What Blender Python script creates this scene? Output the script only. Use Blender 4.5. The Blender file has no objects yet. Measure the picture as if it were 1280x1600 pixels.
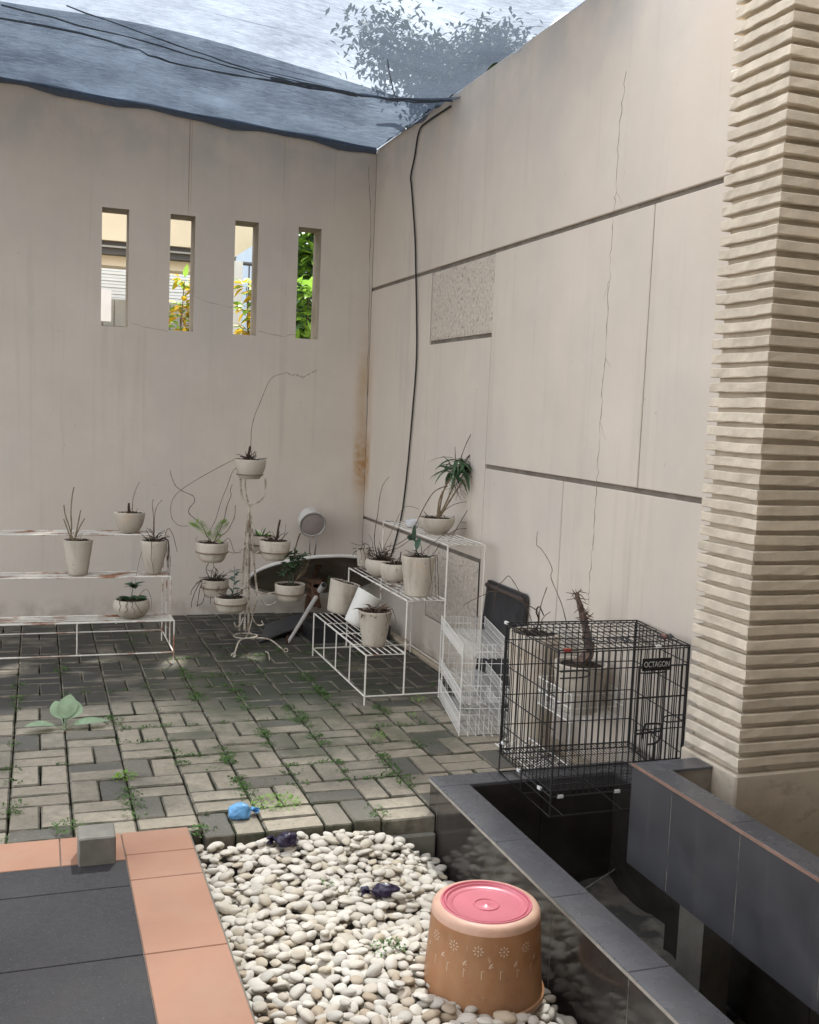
import bpy, bmesh, math, random
from mathutils import Vector, Matrix, noise
S = bpy.context.scene
COL = S.collection
RND = random.Random(7)
PI = math.pi
# ------------------------------------------------------------------ camera
CAM = Vector((-2.2174, -7.1715, 1.4654))
CR = Vector((0.9418953, -0.33326286, 0.04206082))
CU = Vector((-0.00710462, 0.10542297, 0.99440209))
CF = Vector((0.33583147, 0.93692148, -0.09692969))
FPX = 1632.7
cd = bpy.data.cameras.new('camera')
cam = bpy.data.objects.new('camera', cd)
COL.objects.link(cam)
cd.sensor_fit = 'VERTICAL'
cd.sensor_height = 24.0
cd.lens = FPX / 1600.0 * 24.0
cd.clip_start = 0.05
cd.clip_end = 500
M3 = Matrix((CR, CU, -CF)).transposed()
cam.matrix_world = Matrix.Translation(CAM) @ M3.to_4x4()
S.camera = cam
# ------------------------------------------------------------------ sky, sun, exposure
SUNV = Vector((0.26, 0.62, 1.0)).normalized()          # towards the sun
EL = math.asin(SUNV.z)
AZ = math.atan2(SUNV.x, SUNV.y)
W = bpy.data.worlds.new('World')
S.world = W
W.use_nodes = True
wt = W.node_tree
bg = wt.nodes['Background']
sky = wt.nodes.new('ShaderNodeTexSky')
sky.sky_type = 'NISHITA'
sky.sun_disc = False
sky.sun_elevation = EL
sky.sun_rotation = AZ
sky.air_density = 1.0
sky.dust_density = 3.0
tc = wt.nodes.new('ShaderNodeTexCoord')
cn = wt.nodes.new('ShaderNodeTexNoise')
cn.inputs['Scale'].default_value = 2.2
cn.inputs['Detail'].default_value = 8
wt.links.new(tc.outputs['Generated'], cn.inputs['Vector'])
cr = wt.nodes.new('ShaderNodeValToRGB')
cr.color_ramp.elements[0].position = 0.36
cr.color_ramp.elements[0].color = (0.35, 0.35, 0.35, 1)
cr.color_ramp.elements[1].position = 0.62
cr.color_ramp.elements[1].color = (0.9, 0.9, 0.9, 1)
wt.links.new(cn.outputs['Fac'], cr.inputs['Fac'])
cm = wt.nodes.new('ShaderNodeMixRGB')
cm.inputs['Color2'].default_value = (10.5, 10.6, 10.8, 1)
wt.links.new(cr.outputs['Color'], cm.inputs['Fac'])
wt.links.new(sky.outputs['Color'], cm.inputs['Color1'])
wt.links.new(cm.outputs['Color'], bg.inputs['Color'])
bg.inputs['Strength'].default_value = 0.10
sd = bpy.data.lights.new('sun', 'SUN')
sd.energy = 4.3
sd.angle = math.radians(2.5)
sd.color = (1.0, 0.95, 0.87)
sun = bpy.data.objects.new('sun', sd)
COL.objects.link(sun)
sun.location = (2, 6, 12)
sun.rotation_euler = SUNV.to_track_quat('Z', 'Y').to_euler()
vs = S.view_settings
vs.view_transform = 'Standard'
vs.look = 'None'
vs.gamma = 1.0
vs.use_curve_mapping = False
vs.exposure = 1.62
S.render.engine = 'CYCLES'
S.cycles.max_bounces = 8
S.cycles.transparent_max_bounces = 12


# ------------------------------------------------------------------ helpers
def at(px, py, a, v):
    """Point of the photograph (1280 x 1600) on the plane axis a = v, in metres."""
    d = CF + CR * ((px - 640) / FPX) - CU * ((py - 800) / FPX)
    i = 'xyz'.index(a)
    return CAM + d * ((v - CAM[i]) / d[i])


ORG = {}


def link(o):
    COL.objects.link(o)
    return o


def thing(name, label, cat, loc, group=None):
    o = link(bpy.data.objects.new(name, None))
    o.empty_display_size = 0.05
    o.location = loc
    ORG[o] = Vector(loc)
    o['label'] = label
    o['category'] = cat
    if group:
        o['group'] = group
    return o


def struct_root(name, loc=(0, 0, 0)):
    o = link(bpy.data.objects.new(name, None))
    o.location = loc
    ORG[o] = Vector(loc)
    o['kind'] = 'structure'
    return o


class MB:
    def __init__(s):
        s.v, s.f, s.sm, s.mi = [], [], [], []

    def add(s, vs_, fs, smooth=False, mi=None):
        n = len(s.v)
        s.v += [Vector(q) for q in vs_]
        for k, f in enumerate(fs):
            s.f.append([i + n for i in f])
            s.sm.append(smooth)
            s.mi.append(mi[k] if mi else 0)

    def box(s, x0, x1, y0, y1, z0, z1, mtx=None):
        vs_ = [Vector(q) for q in ((x0, y0, z0), (x1, y0, z0), (x1, y1, z0), (x0, y1, z0), (x0, y0, z1), (x1, y0, z1), (x1, y1, z1), (x0, y1, z1))]
        if mtx:
            vs_ = [mtx @ q for q in vs_]
        s.add(vs_, [(0, 3, 2, 1), (4, 5, 6, 7), (0, 1, 5, 4), (1, 2, 6, 5), (2, 3, 7, 6), (3, 0, 4, 7)])
        return s

    def cbox(s, x0, x1, y0, y1, z0, z1, c, mtx=None):
        """box with chamfered top and vertical edges"""
        def ring(i, z):
            return [(x0 + i, y0 + c, z), (x0 + c, y0 + i, z), (x1 - c, y0 + i, z), (x1 - i, y0 + c, z), (x1 - i, y1 - c, z), (x1 - c, y1 - i, z), (x0 + c, y1 - i, z), (x0 + i, y1 - c, z)]
        vs_ = ring(0, z0) + ring(0, z1 - c) + [(x0 + c, y0 + c, z1), (x1 - c, y0 + c, z1), (x1 - c, y1 - c, z1), (x0 + c, y1 - c, z1)]
        if mtx:
            vs_ = [mtx @ Vector(q) for q in vs_]
        fs = [(i, (i + 1) % 8, 8 + (i + 1) % 8, 8 + i) for i in range(8)]
        t = [16, 16, 17, 17, 18, 18, 19, 19]
        for i in range(8):
            j = (i + 1) % 8
            if t[i] == t[j]:
                fs.append((8 + i, 8 + j, t[i]))
            else:
                fs.append((8 + i, 8 + j, t[j], t[i]))
        fs += [(16, 17, 18, 19), (7, 6, 5, 4, 3, 2, 1, 0)]
        s.add(vs_, fs)
        return s

    def tube(s, pts, r, n=6, closed=False, caps=True):
        pts = [Vector(q) for q in pts]
        m = len(pts)
        rr = r if isinstance(r, (list, tuple)) else [r] * m
        t0 = (pts[1] - pts[0]).normalized()
        up = Vector((0, 0, 1)) if abs(t0.z) < 0.9 else Vector((1, 0, 0))
        nrm = t0.cross(up).normalized()
        vs_ = []
        for i, q in enumerate(pts):
            a = pts[i - 1] if i > 0 or closed else q
            b = pts[(i + 1) % m] if i < m - 1 or closed else q
            t = (b - a)
            t = t.normalized() if t.length > 1e-9 else t0
            nrm = (nrm - t * nrm.dot(t))
            nrm = nrm.normalized() if nrm.length > 1e-6 else t.orthogonal().normalized()
            bn = t.cross(nrm)
            for k in range(n):
                an = 2 * PI * k / n
                vs_.append(q + (nrm * math.cos(an) + bn * math.sin(an)) * rr[i])
        fs = []
        for i in range(m if closed else m - 1):
            j = (i + 1) % m
            for k in range(n):
                l = (k + 1) % n
                fs.append((i * n + k, i * n + l, j * n + l, j * n + k))
        if caps and not closed:
            fs.append(tuple(reversed(range(n))))
            fs.append(tuple(range((m - 1) * n, m * n)))
        s.add(vs_, fs, True)
        return s

    def lathe(s, prof, n=28, mtx=None, wob=0.0, caps=True):
        vs_ = []
        for (r, z) in prof:
            for k in range(n):
                a = 2 * PI * k / n
                w = 1 + wob * math.sin(3 * a + 1) * 0.6 + wob * math.sin(2 * a + z * 20) * 0.4
                vs_.append(Vector((r * w * math.cos(a), r * w * math.sin(a), z)))
        if mtx:
            vs_ = [mtx @ q for q in vs_]
        fs = []
        for i in range(len(prof) - 1):
            for k in range(n):
                l = (k + 1) % n
                fs.append((i * n + k, i * n + l, (i + 1) * n + l, (i + 1) * n + k))
        if caps and prof[0][0] > 1e-6:
            fs.append(tuple(reversed(range(n))))
        if caps and prof[-1][0] > 1e-6:
            fs.append(tuple(range((len(prof) - 1) * n, len(prof) * n)))
        s.add(vs_, fs, True)
        return s

    def leaf(s, base, d, L, w, droop=0.3, n=5, fold=0.25, roll=0.0, tip=1.6):
        base = Vector(base)
        d = Vector(d).normalized()
        side = d.cross(Vector((0, 0, 1)))
        side = side.normalized() if side.length > 0.05 else Vector((1, 0, 0))
        side = Matrix.Rotation(roll, 3, d) @ side
        nn = side.cross(d).normalized()
        vs_, fs = [], []
        p = base.copy()
        dd = d.copy()
        for i in range(n + 1):
            t = i / n
            ww = w * (math.sin(PI * min(1, t ** (1 / tip) * 0.97 + 0.03)) ** 0.8) * 0.5
            vs_ += [p - side * ww + nn * ww * fold, p, p + side * ww + nn * ww * fold]
            dd = (dd - Vector((0, 0, 1)) * droop / n).normalized()
            p = p + dd * L / n
        for i in range(n):
            a = i * 3
            fs += [(a, a + 1, a + 4, a + 3), (a + 1, a + 2, a + 5, a + 4)]
        s.add(vs_, fs, True)
        return s

    def mesh(s, name, mat=None, org=None, sharp=0.6):
        me = bpy.data.meshes.new(name)
        o = Vector(org) if org is not None else Vector((0, 0, 0))
        me.from_pydata([tuple(q - o) for q in s.v], [], s.f)
        me.polygons.foreach_set('use_smooth', s.sm)
        if any(s.sm):
            me.set_sharp_from_angle(angle=sharp)
        me.polygons.foreach_set('material_index', s.mi)
        me.update()
        for mm in (mat if isinstance(mat, tuple) else (mat,) if mat else ()):
            me.materials.append(mm)
        return me

    def build(s, name, mat, parent=None, org=None, label=None, cat=None, group=None, kind=None, sharp=0.6):
        base = ORG[parent] if parent is not None else Vector(org if org is not None else (0, 0, 0))
        me = s.mesh(name, mat, base, sharp)
        o = link(bpy.data.objects.new(name, me))
        if parent is not None:
            o.parent = parent
            ORG[o] = base
        else:
            o.location = base
            ORG[o] = base
        if label:
            o['label'] = label
        if cat:
            o['category'] = cat
        if group:
            o['group'] = group
        if kind:
            o['kind'] = kind
        return o


def inst(name, me, parent, loc, rot=(0, 0, 0), sc=(1, 1, 1)):
    o = link(bpy.data.objects.new(name, me))
    o.parent = parent
    o.location = Vector(loc) - ORG[parent]
    o.rotation_euler = rot
    o.scale = sc
    ORG[o] = ORG[parent]
    return o


def smooth_path(pts, k=4):
    """Catmull-Rom through the points"""
    pts = [Vector(q) for q in pts]
    if len(pts) < 3:
        return pts
    P = [pts[0] * 2 - pts[1]] + pts + [pts[-1] * 2 - pts[-2]]
    out = []
    for i in range(1, len(P) - 2):
        for j in range(k):
            t = j / k
            a, b, c, d = P[i - 1], P[i], P[i + 1], P[i + 2]
            out.append(0.5 * ((2 * b) + (c - a) * t + (2 * a - 5 * b + 4 * c - d) * t * t + (3 * b - a - 3 * c + d) * t ** 3))
    out.append(pts[-1])
    return out


def taper(n, r0, r1):
    return [r0 + (r1 - r0) * i / max(1, n - 1) for i in range(n)]


# ------------------------------------------------------------------ materials
def nd(t, kind, **kw):
    n = t.nodes.new(kind)
    for k, v in kw.items():
        if k in n.inputs.keys():
            n.inputs[k].default_value = v
        else:
            setattr(n, k, v)
    return n


def pm(name, base, var=0.12, scale=9, rough=0.7, bump=0.15, bscale=60, metal=0.0, spec=0.4, rand=0.0, world=True, stains=(), coat=0.0, transl=0.0, rvar=0.1, hue=None):
    """Principled material: base colour, large and small noise variation, stain layers, relief.
    stains: (colour, (sx, sy, sz), low, high, amount)"""
    m = bpy.data.materials.new(name)
    m.use_nodes = True
    t = m.node_tree
    b = t.nodes['Principled BSDF']
    L = t.links.new
    if world:
        geo = nd(t, 'ShaderNodeNewGeometry')
        pos = geo.outputs['Position']
    else:
        pos = nd(t, 'ShaderNodeTexCoord').outputs['Object']
    n1 = nd(t, 'ShaderNodeTexNoise', Scale=scale, Detail=6.0, Roughness=0.6)
    L(pos, n1.inputs['Vector'])
    mr = nd(t, 'ShaderNodeMapRange')
    mr.inputs['From Min'].default_value = 0.3
    mr.inputs['From Max'].default_value = 0.7
    mr.inputs['To Min'].default_value = 1 - var
    mr.inputs['To Max'].default_value = 1 + var
    L(n1.outputs['Fac'], mr.inputs['Value'])
    mul = nd(t, 'ShaderNodeMixRGB', blend_type='MULTIPLY')
    mul.inputs['Fac'].default_value = 1
    mul.inputs['Color1'].default_value = (*base, 1)
    L(mr.outputs['Result'], mul.inputs['Color2'])
    col = mul.outputs['Color']
    if rand:
        oi = nd(t, 'ShaderNodeObjectInfo')
        m2 = nd(t, 'ShaderNodeMapRange')
        m2.inputs['To Min'].default_value = 1 - rand
        m2.inputs['To Max'].default_value = 1 + rand
        L(oi.outputs['Random'], m2.inputs['Value'])
        mu = nd(t, 'ShaderNodeMixRGB', blend_type='MULTIPLY')
        mu.inputs['Fac'].default_value = 1
        L(col, mu.inputs['Color1'])
        L(m2.outputs['Result'], mu.inputs['Color2'])
        col = mu.outputs['Color']
        if hue:
            wn = nd(t, 'ShaderNodeTexWhiteNoise', noise_dimensions='1D')
            L(oi.outputs['Random'], wn.inputs['W'])
            rp = nd(t, 'ShaderNodeValToRGB')
            rp.color_ramp.elements[0].position = 0.72
            rp.color_ramp.elements[0].color = (0, 0, 0, 1)
            rp.color_ramp.elements[1].position = 0.95
            rp.color_ramp.elements[1].color = (1, 1, 1, 1)
            L(wn.outputs['Value'], rp.inputs['Fac'])
            mx = nd(t, 'ShaderNodeMixRGB')
            mx.inputs['Color2'].default_value = (*hue, 1)
            L(rp.outputs['Color'], mx.inputs['Fac'])
            L(col, mx.inputs['Color1'])
            col = mx.outputs['Color']
    for i, (sc, ss, lo, hi, amt) in enumerate(stains):
        mp = nd(t, 'ShaderNodeMapping')
        mp.inputs['Scale'].default_value = ss
        mp.inputs['Location'].default_value = (3.1 * i + 1.7, 5.3 * i, 2.9 * i)
        L(pos, mp.inputs['Vector'])
        n2 = nd(t, 'ShaderNodeTexNoise', Scale=1.0, Detail=7.0, Roughness=0.62)
        L(mp.outputs['Vector'], n2.inputs['Vector'])
        r2 = nd(t, 'ShaderNodeMapRange')
        r2.inputs['From Min'].default_value = lo
        r2.inputs['From Max'].default_value = hi
        r2.inputs['To Max'].default_value = amt
        L(n2.outputs['Fac'], r2.inputs['Value'])
        mx = nd(t, 'ShaderNodeMixRGB')
        mx.inputs['Color2'].default_value = (*sc, 1)
        L(r2.outputs['Result'], mx.inputs['Fac'])
        L(col, mx.inputs['Color1'])
        col = mx.outputs['Color']
    L(col, b.inputs['Base Color'])
    b.inputs['Metallic'].default_value = metal
    b.inputs['Specular IOR Level'].default_value = spec
    b.inputs['Coat Weight'].default_value = coat
    rr = nd(t, 'ShaderNodeMapRange')
    rr.inputs['From Min'].default_value = 0.3
    rr.inputs['From Max'].default_value = 0.7
    rr.inputs['To Min'].default_value = max(0.02, rough - rvar)
    rr.inputs['To Max'].default_value = min(1, rough + rvar)
    L(n1.outputs['Fac'], rr.inputs['Value'])
    L(rr.outputs['Result'], b.inputs['Roughness'])
    if bump:
        n3 = nd(t, 'ShaderNodeTexNoise', Scale=bscale, Detail=5.0, Roughness=0.65)
        L(pos, n3.inputs['Vector'])
        bp = nd(t, 'ShaderNodeBump', Strength=bump, Distance=0.004)
        L(n3.outputs['Fac'], bp.inputs['Height'])
        L(bp.outputs['Normal'], b.inputs['Normal'])
    if transl:
        tr = nd(t, 'ShaderNodeBsdfTranslucent')
        L(col, tr.inputs['Color'])
        ms = nd(t, 'ShaderNodeMixShader')
        ms.inputs['Fac'].default_value = transl
        L(b.outputs['BSDF'], ms.inputs[1])
        L(tr.outputs['BSDF'], ms.inputs[2])
        L(ms.outputs['Shader'], t.nodes['Material Output'].inputs['Surface'])
    m['out'] = 0
    return m


def soft_box(m, lo, hi, soft, colr, amt, nscale=14.0, n0=0.38, n1=0.62):
    """a stain or painted shade with a place of its own: world box with ragged edges laid over a pm() material"""
    t = m.node_tree
    L = t.links.new
    b = t.nodes['Principled BSDF']
    src = b.inputs['Base Color'].links[0].from_socket
    geo = nd(t, 'ShaderNodeNewGeometry')
    nz = nd(t, 'ShaderNodeTexNoise', Scale=nscale, Detail=5.0)
    L(geo.outputs['Position'], nz.inputs['Vector'])
    sx = nd(t, 'ShaderNodeSeparateXYZ')
    L(geo.outputs['Position'], sx.inputs[0])
    fac = None
    for i in range(3):
        c = (lo[i] + hi[i]) / 2
        h = (hi[i] - lo[i]) / 2
        a = nd(t, 'ShaderNodeMath', operation='SUBTRACT')
        L(sx.outputs[i], a.inputs[0])
        a.inputs[1].default_value = c
        ab = nd(t, 'ShaderNodeMath', operation='ABSOLUTE')
        L(a.outputs[0], ab.inputs[0])
        r = nd(t, 'ShaderNodeMapRange', interpolation_type='SMOOTHSTEP')
        r.inputs['From Min'].default_value = h
        r.inputs['From Max'].default_value = max(0.0, h - soft[i])
        L(ab.outputs[0], r.inputs['Value'])
        if fac is None:
            fac = r.outputs['Result']
        else:
            q = nd(t, 'ShaderNodeMath', operation='MULTIPLY')
            L(fac, q.inputs[0])
            L(r.outputs['Result'], q.inputs[1])
            fac = q.outputs[0]
    nr = nd(t, 'ShaderNodeMapRange')
    nr.inputs['From Min'].default_value = n0
    nr.inputs['From Max'].default_value = n1
    nr.inputs['To Max'].default_value = amt
    L(nz.outputs['Fac'], nr.inputs['Value'])
    q = nd(t, 'ShaderNodeMath', operation='MULTIPLY')
    L(fac, q.inputs[0])
    L(nr.outputs['Result'], q.inputs[1])
    mx = nd(t, 'ShaderNodeMixRGB')
    mx.inputs['Color2'].default_value = (*colr, 1)
    L(q.outputs[0], mx.inputs['Fac'])
    L(src, mx.inputs['Color1'])
    L(mx.outputs['Color'], b.inputs['Base Color'])


WALLC = (0.625, 0.557, 0.483)
M_wall = pm('wall_plaster', WALLC, 0.05, 2.2, 0.85, 0.10, 45, spec=0.2, stains=[
    ((0.33, 0.30, 0.26), (7, 7, 0.35), 0.58, 0.80, 0.38),
    ((0.42, 0.385, 0.34), (19, 19, 0.8), 0.58, 0.76, 0.28),
    ((0.49, 0.475, 0.45), (1.1, 1.1, 0.8), 0.48, 0.70, 0.45),
    ((0.66, 0.61, 0.54), (2.3, 2.3, 2.9), 0.56, 0.66, 0.35),
    ((0.34, 0.30, 0.25), (26, 26, 20), 0.665, 0.75, 0.55),
    ((0.16, 0.14, 0.12), (70, 70, 60), 0.735, 0.78, 0.6)])
soft_box(M_wall, (-0.105, -0.11, 0.80), (0.05, 0.1, 1.36), (0.06, 0.06, 0.25), (0.40, 0.19, 0.05), 0.95, 17, 0.36, 0.58)
soft_box(M_wall, (-0.12, -0.16, 0.45), (0.05, 0.1, 2.3), (0.10, 0.10, 0.7), (0.47, 0.33, 0.19), 0.7, 5, 0.25, 0.6)
soft_box(M_wall, (-6.0, -5.0, 2.75), (0.3, 0.3, 3.7), (0.02, 0.02, 0.6), (0.40, 0.40, 0.40), 0.45, 5)
soft_box(M_wall, (-6.0, -5.0, -0.3), (0.3, 0.3, 0.16), (0.02, 0.02, 0.12), (0.36, 0.31, 0.25), 0.6, 9)
soft_box(M_wall, (-1.294, -0.1, 2.55), (-1.284, 0.05, 3.5), (0.004, 0.01, 0.35), (0.33, 0.24, 0.14), 0.9, 3, 0.1, 0.3)
soft_box(M_wall, (-1.278, -0.1, 2.60), (-1.270, 0.05, 3.5), (0.004, 0.01, 0.35), (0.40, 0.31, 0.20), 0.8, 3, 0.1, 0.3)
soft_box(M_wall, (-0.66, -0.1, 2.75), (-0.645, 0.05, 3.5), (0.006, 0.01, 0.3), (0.42, 0.37, 0.30), 0.5, 3, 0.1, 0.3)
soft_box(M_wall, (-0.30, -0.1, 2.70), (-0.29, 0.05, 3.5), (0.005, 0.01, 0.3), (0.42, 0.37, 0.30), 0.5, 3, 0.1, 0.3)
M_panel = M_wall
M_reveal = pm('weathered_shaded_reveal', (0.31, 0.28, 0.24), 0.15, 9, 0.9, 0.3, 60, spec=0.2, stains=[((0.17, 0.15, 0.12), (6, 6, 2), 0.5, 0.7, 0.6)])  # weathered mortar, darkened to imitate shade inside the slits
M_joint = pm('joint_mortar', (0.21, 0.185, 0.155), 0.15, 20, 0.9, 0.2, 80, stains=[((0.12, 0.10, 0.085), (9, 9, 9), 0.45, 0.65, 0.7)])
M_pebbledash = pm('pebbledash', (0.56, 0.50, 0.43), 0.2, 60, 0.9, 0.6, 150, spec=0.2, stains=[((0.20, 0.18, 0.155), (38, 38, 38), 0.55, 0.66, 0.6)])
M_slat = pm('sandstone_slat', (0.60, 0.533, 0.435), 0.14, 14, 0.85, 0.35, 90, spec=0.2, rand=0.08, stains=[((0.36, 0.30, 0.24), (5, 5, 30), 0.55, 0.75, 0.5)])
M_core = pm('pillar_core', (0.49, 0.43, 0.345), 0.12, 12, 0.9, 0.3, 70, spec=0.2, stains=[((0.22, 0.18, 0.14), (8, 8, 14), 0.55, 0.7, 0.6)])
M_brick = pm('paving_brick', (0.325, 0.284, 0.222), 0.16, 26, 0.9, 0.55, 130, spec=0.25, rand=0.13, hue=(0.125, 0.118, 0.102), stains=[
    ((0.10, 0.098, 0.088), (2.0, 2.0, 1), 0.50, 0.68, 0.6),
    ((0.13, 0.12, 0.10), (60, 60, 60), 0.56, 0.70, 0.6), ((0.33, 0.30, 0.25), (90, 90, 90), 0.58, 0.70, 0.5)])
soft_box(M_brick, (-1.75, -2.55, -1), (0.6, 0.6, 1), (0.55, 0.45, 0.5), (0.056, 0.055, 0.050), 0.94, 2.6, 0.22, 0.46)  # algae on the back bricks, with shade of the walls painted in
soft_box(M_brick, (-4.0, -2.15, -1), (-1.3, 0.6, 1), (0.4, 0.12, 0.5), (0.056, 0.055, 0.050), 0.94, 2.6, 0.22, 0.46)  # same algae and painted shade, ending at the back wall's shadow line
soft_box(M_brick, (-1.9, -3.4, -1), (-0.2, -1.0, 1), (0.5, 0.6, 0.5), (0.055, 0.075, 0.035), 0.55, 5)
M_brickedge = pm('dirty_brick_edge', (0.185, 0.167, 0.135), 0.3, 26, 0.95, 0.5, 130, spec=0.15, stains=[((0.04, 0.05, 0.025), (6, 6, 6), 0.48, 0.62, 0.7)])
M_soil = pm('dark_soil', (0.05, 0.037, 0.028), 0.4, 40, 1.0, 1.0, 120, spec=0.1)
M_sand = pm('joint_sand', (0.030, 0.028, 0.022), 0.3, 30, 1.0, 0.8, 120, spec=0.1, stains=[((0.04, 0.06, 0.02), (7, 7, 7), 0.5, 0.65, 0.6)])
M_pebble = pm('white_pebble', (0.51, 0.475, 0.42), 0.10, 22, 0.62, 0.12, 90, spec=0.35, rand=0.16, world=False, hue=(0.36, 0.285, 0.205), stains=[((0.40, 0.34, 0.27), (30, 30, 30), 0.60, 0.75, 0.5)])
M_orange = pm('orange_tile', (0.335, 0.178, 0.118), 0.06, 6, 0.6, 0.06, 60, spec=0.22, rand=0.03, stains=[((0.37, 0.235, 0.17), (4, 4, 4), 0.48, 0.75, 0.5), ((0.24, 0.15, 0.11), (9, 9, 9), 0.60, 0.78, 0.5), ((0.20, 0.13, 0.10), (60, 60, 60), 0.68, 0.76, 0.5)])
M_dtile = pm('charcoal_tile', (0.036, 0.034, 0.037), 0.25, 50, 0.62, 0.2, 160, spec=0.18, stains=[((0.16, 0.15, 0.15), (220, 220, 220), 0.60, 0.72, 0.7), ((0.060, 0.056, 0.054), (3, 3, 3), 0.45, 0.75, 0.5), ((0.12, 0.11, 0.10), (2, 40, 2), 0.66, 0.74, 0.4)])
M_black = pm('black_polished_tile', (0.042, 0.037, 0.034), 0.2, 7, 0.12, 0.03, 30, spec=0.5, stains=[((0.09, 0.08, 0.07), (4, 4, 9), 0.55, 0.75, 0.5)], rvar=0.06)
M_cope = pm('grey_coping_tile', (0.080, 0.083, 0.095), 0.15, 9, 0.27, 0.06, 60, spec=0.5, stains=[((0.14, 0.14, 0.14), (3, 3, 3), 0.35, 0.80, 0.35), ((0.03, 0.03, 0.033), (40, 3, 3), 0.60, 0.85, 0.5)], rvar=0.05)
M_pier = pm('pier_black_tile', (0.050, 0.050, 0.055), 0.15, 7, 0.42, 0.05, 40, spec=0.45, stains=[((0.11, 0.105, 0.10), (14, 14, 0.9), 0.55, 0.75, 0.5)], rvar=0.08)
M_mud = pm('dried_mud', (0.17, 0.155, 0.13), 0.35, 7, 0.95, 1.0, 18, spec=0.15, stains=[((0.045, 0.045, 0.045), (6, 6, 6), 0.48, 0.60, 0.85)])
M_grout = pm('pale_grout', (0.33, 0.30, 0.26), 0.2, 30, 0.9, 0.2, 90)
M_groutd = pm('dirty_grout', (0.20, 0.185, 0.16), 0.4, 25, 0.9, 0.2, 90, stains=[((0.05, 0.05, 0.05), (9, 9, 14), 0.45, 0.62, 0.9)])
M_copper = pm('bare_tile_edge', (0.24, 0.15, 0.115), 0.2, 30, 0.7, 0.2, 90)
M_conc = pm('concrete', (0.20, 0.19, 0.165), 0.16, 18, 0.95, 0.5, 120, spec=0.2, stains=[((0.13, 0.125, 0.115), (9, 9, 9), 0.52, 0.7, 0.6)])
M_white = pm('white_paint_metal', (0.72, 0.69, 0.63), 0.06, 20, 0.5, 0.1, 80, stains=[((0.30, 0.12, 0.045), (16, 16, 16), 0.60, 0.70, 0.85)])
M_rusty = pm('rusting_white_metal', (0.70, 0.67, 0.61), 0.08, 20, 0.6, 0.2, 90, stains=[((0.28, 0.105, 0.04), (5, 9, 9), 0.50, 0.62, 0.95)])
M_wire = pm('white_coated_wire', (0.76, 0.745, 0.71), 0.05, 20, 0.45, 0.05, 80)
M_blackwire = pm('black_coated_wire', (0.022, 0.022, 0.024), 0.15, 20, 0.42, 0.05, 80)
M_iron = pm('aged_white_iron', (0.58, 0.53, 0.45), 0.15, 40, 0.7, 0.3, 150, stains=[((0.20, 0.135, 0.085), (22, 22, 22), 0.47, 0.62, 0.85)])
M_ring = pm('rusted_iron_ring', (0.20, 0.145, 0.105), 0.25, 40, 0.8, 0.3, 150)
M_pot = pm('cream_plaster_pot', (0.50, 0.45, 0.38), 0.07, 9, 0.75, 0.22, 55, spec=0.25, rand=0.10, stains=[
    ((0.33, 0.28, 0.22), (16, 16, 3), 0.50, 0.72, 0.7), ((0.52, 0.36, 0.22), (5, 5, 5), 0.60, 0.76, 0.5), ((0.17, 0.145, 0.115), (50, 50, 34), 0.62, 0.72, 0.7), ((0.27, 0.225, 0.17), (8, 8, 8), 0.57, 0.72, 0.55)])
M_potw = pm('white_plaster_pot', (0.70, 0.685, 0.64), 0.05, 9, 0.7, 0.15, 55, spec=0.25, stains=[((0.45, 0.40, 0.33), (16, 16, 5), 0.58, 0.76, 0.5)])
M_twig = pm('dry_twig', (0.115, 0.085, 0.062), 0.3, 60, 0.9, 0.5, 200, spec=0.15)
M_twig2 = pm('pale_dry_stem', (0.22, 0.17, 0.11), 0.3, 40, 0.85, 0.4, 160, spec=0.15)
M_stump = pm('shaggy_stump', (0.15, 0.105, 0.088), 0.4, 60, 0.95, 0.8, 160, spec=0.1)
M_root = pm('dark_root', (0.06, 0.043, 0.034), 0.35, 60, 0.95, 0.5, 200, spec=0.1)
M_leafd = pm('deep_green_leaf', (0.055, 0.11, 0.05), 0.25, 25, 0.45, 0.2, 80, spec=0.4, transl=0.18)
M_leafb = pm('blue_green_leaf', (0.075, 0.13, 0.095), 0.2, 25, 0.6, 0.2, 80, spec=0.3, transl=0.15)
M_leafl = pm('light_green_leaf', (0.22, 0.40, 0.06), 0.25, 25, 0.5, 0.2, 80, spec=0.35, transl=0.3)
M_fern = pm('fern_leaf', (0.24, 0.36, 0.09), 0.3, 25, 0.55, 0.2, 80, spec=0.3, transl=0.3)
M_leafy = pm('yellow_croton_leaf', (0.55, 0.38, 0.03), 0.35, 14, 0.45, 0.2, 80, spec=0.35, transl=0.35)
M_pale = pm('pale_broad_leaf', (0.30, 0.40, 0.26), 0.18, 25, 0.7, 0.3, 60, spec=0.2, transl=0.2)
M_weed = pm('weed_leaf', (0.075, 0.15, 0.035), 0.4, 12, 0.6, 0.0, 80, spec=0.25, transl=0.25)
M_dark = pm('dark_rubber', (0.02, 0.02, 0.021), 0.2, 20, 0.6, 0.1, 80)
M_board = pm('black_board', (0.026, 0.026, 0.029), 0.3, 9, 0.5, 0.15, 40, stains=[((0.10, 0.10, 0.105), (9, 9, 2), 0.55, 0.75, 0.4)])
M_boardE = pm('board_edge', (0.055, 0.042, 0.037), 0.2, 20, 0.8, 0.2, 60)
M_dish = pm('dirty_dish_face', (0.30, 0.262, 0.218), 0.2, 4, 0.75, 0.15, 40, spec=0.25, stains=[((0.10, 0.06, 0.04), (2.6, 2.6, 2.6), 0.45, 0.65, 0.8)])
M_dishrim = pm('dish_rim', (0.72, 0.70, 0.66), 0.08, 12, 0.6, 0.1, 60)
M_steel = pm('dull_steel', (0.34, 0.32, 0.30), 0.12, 14, 0.5, 0.1, 60, metal=0.3)
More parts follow.
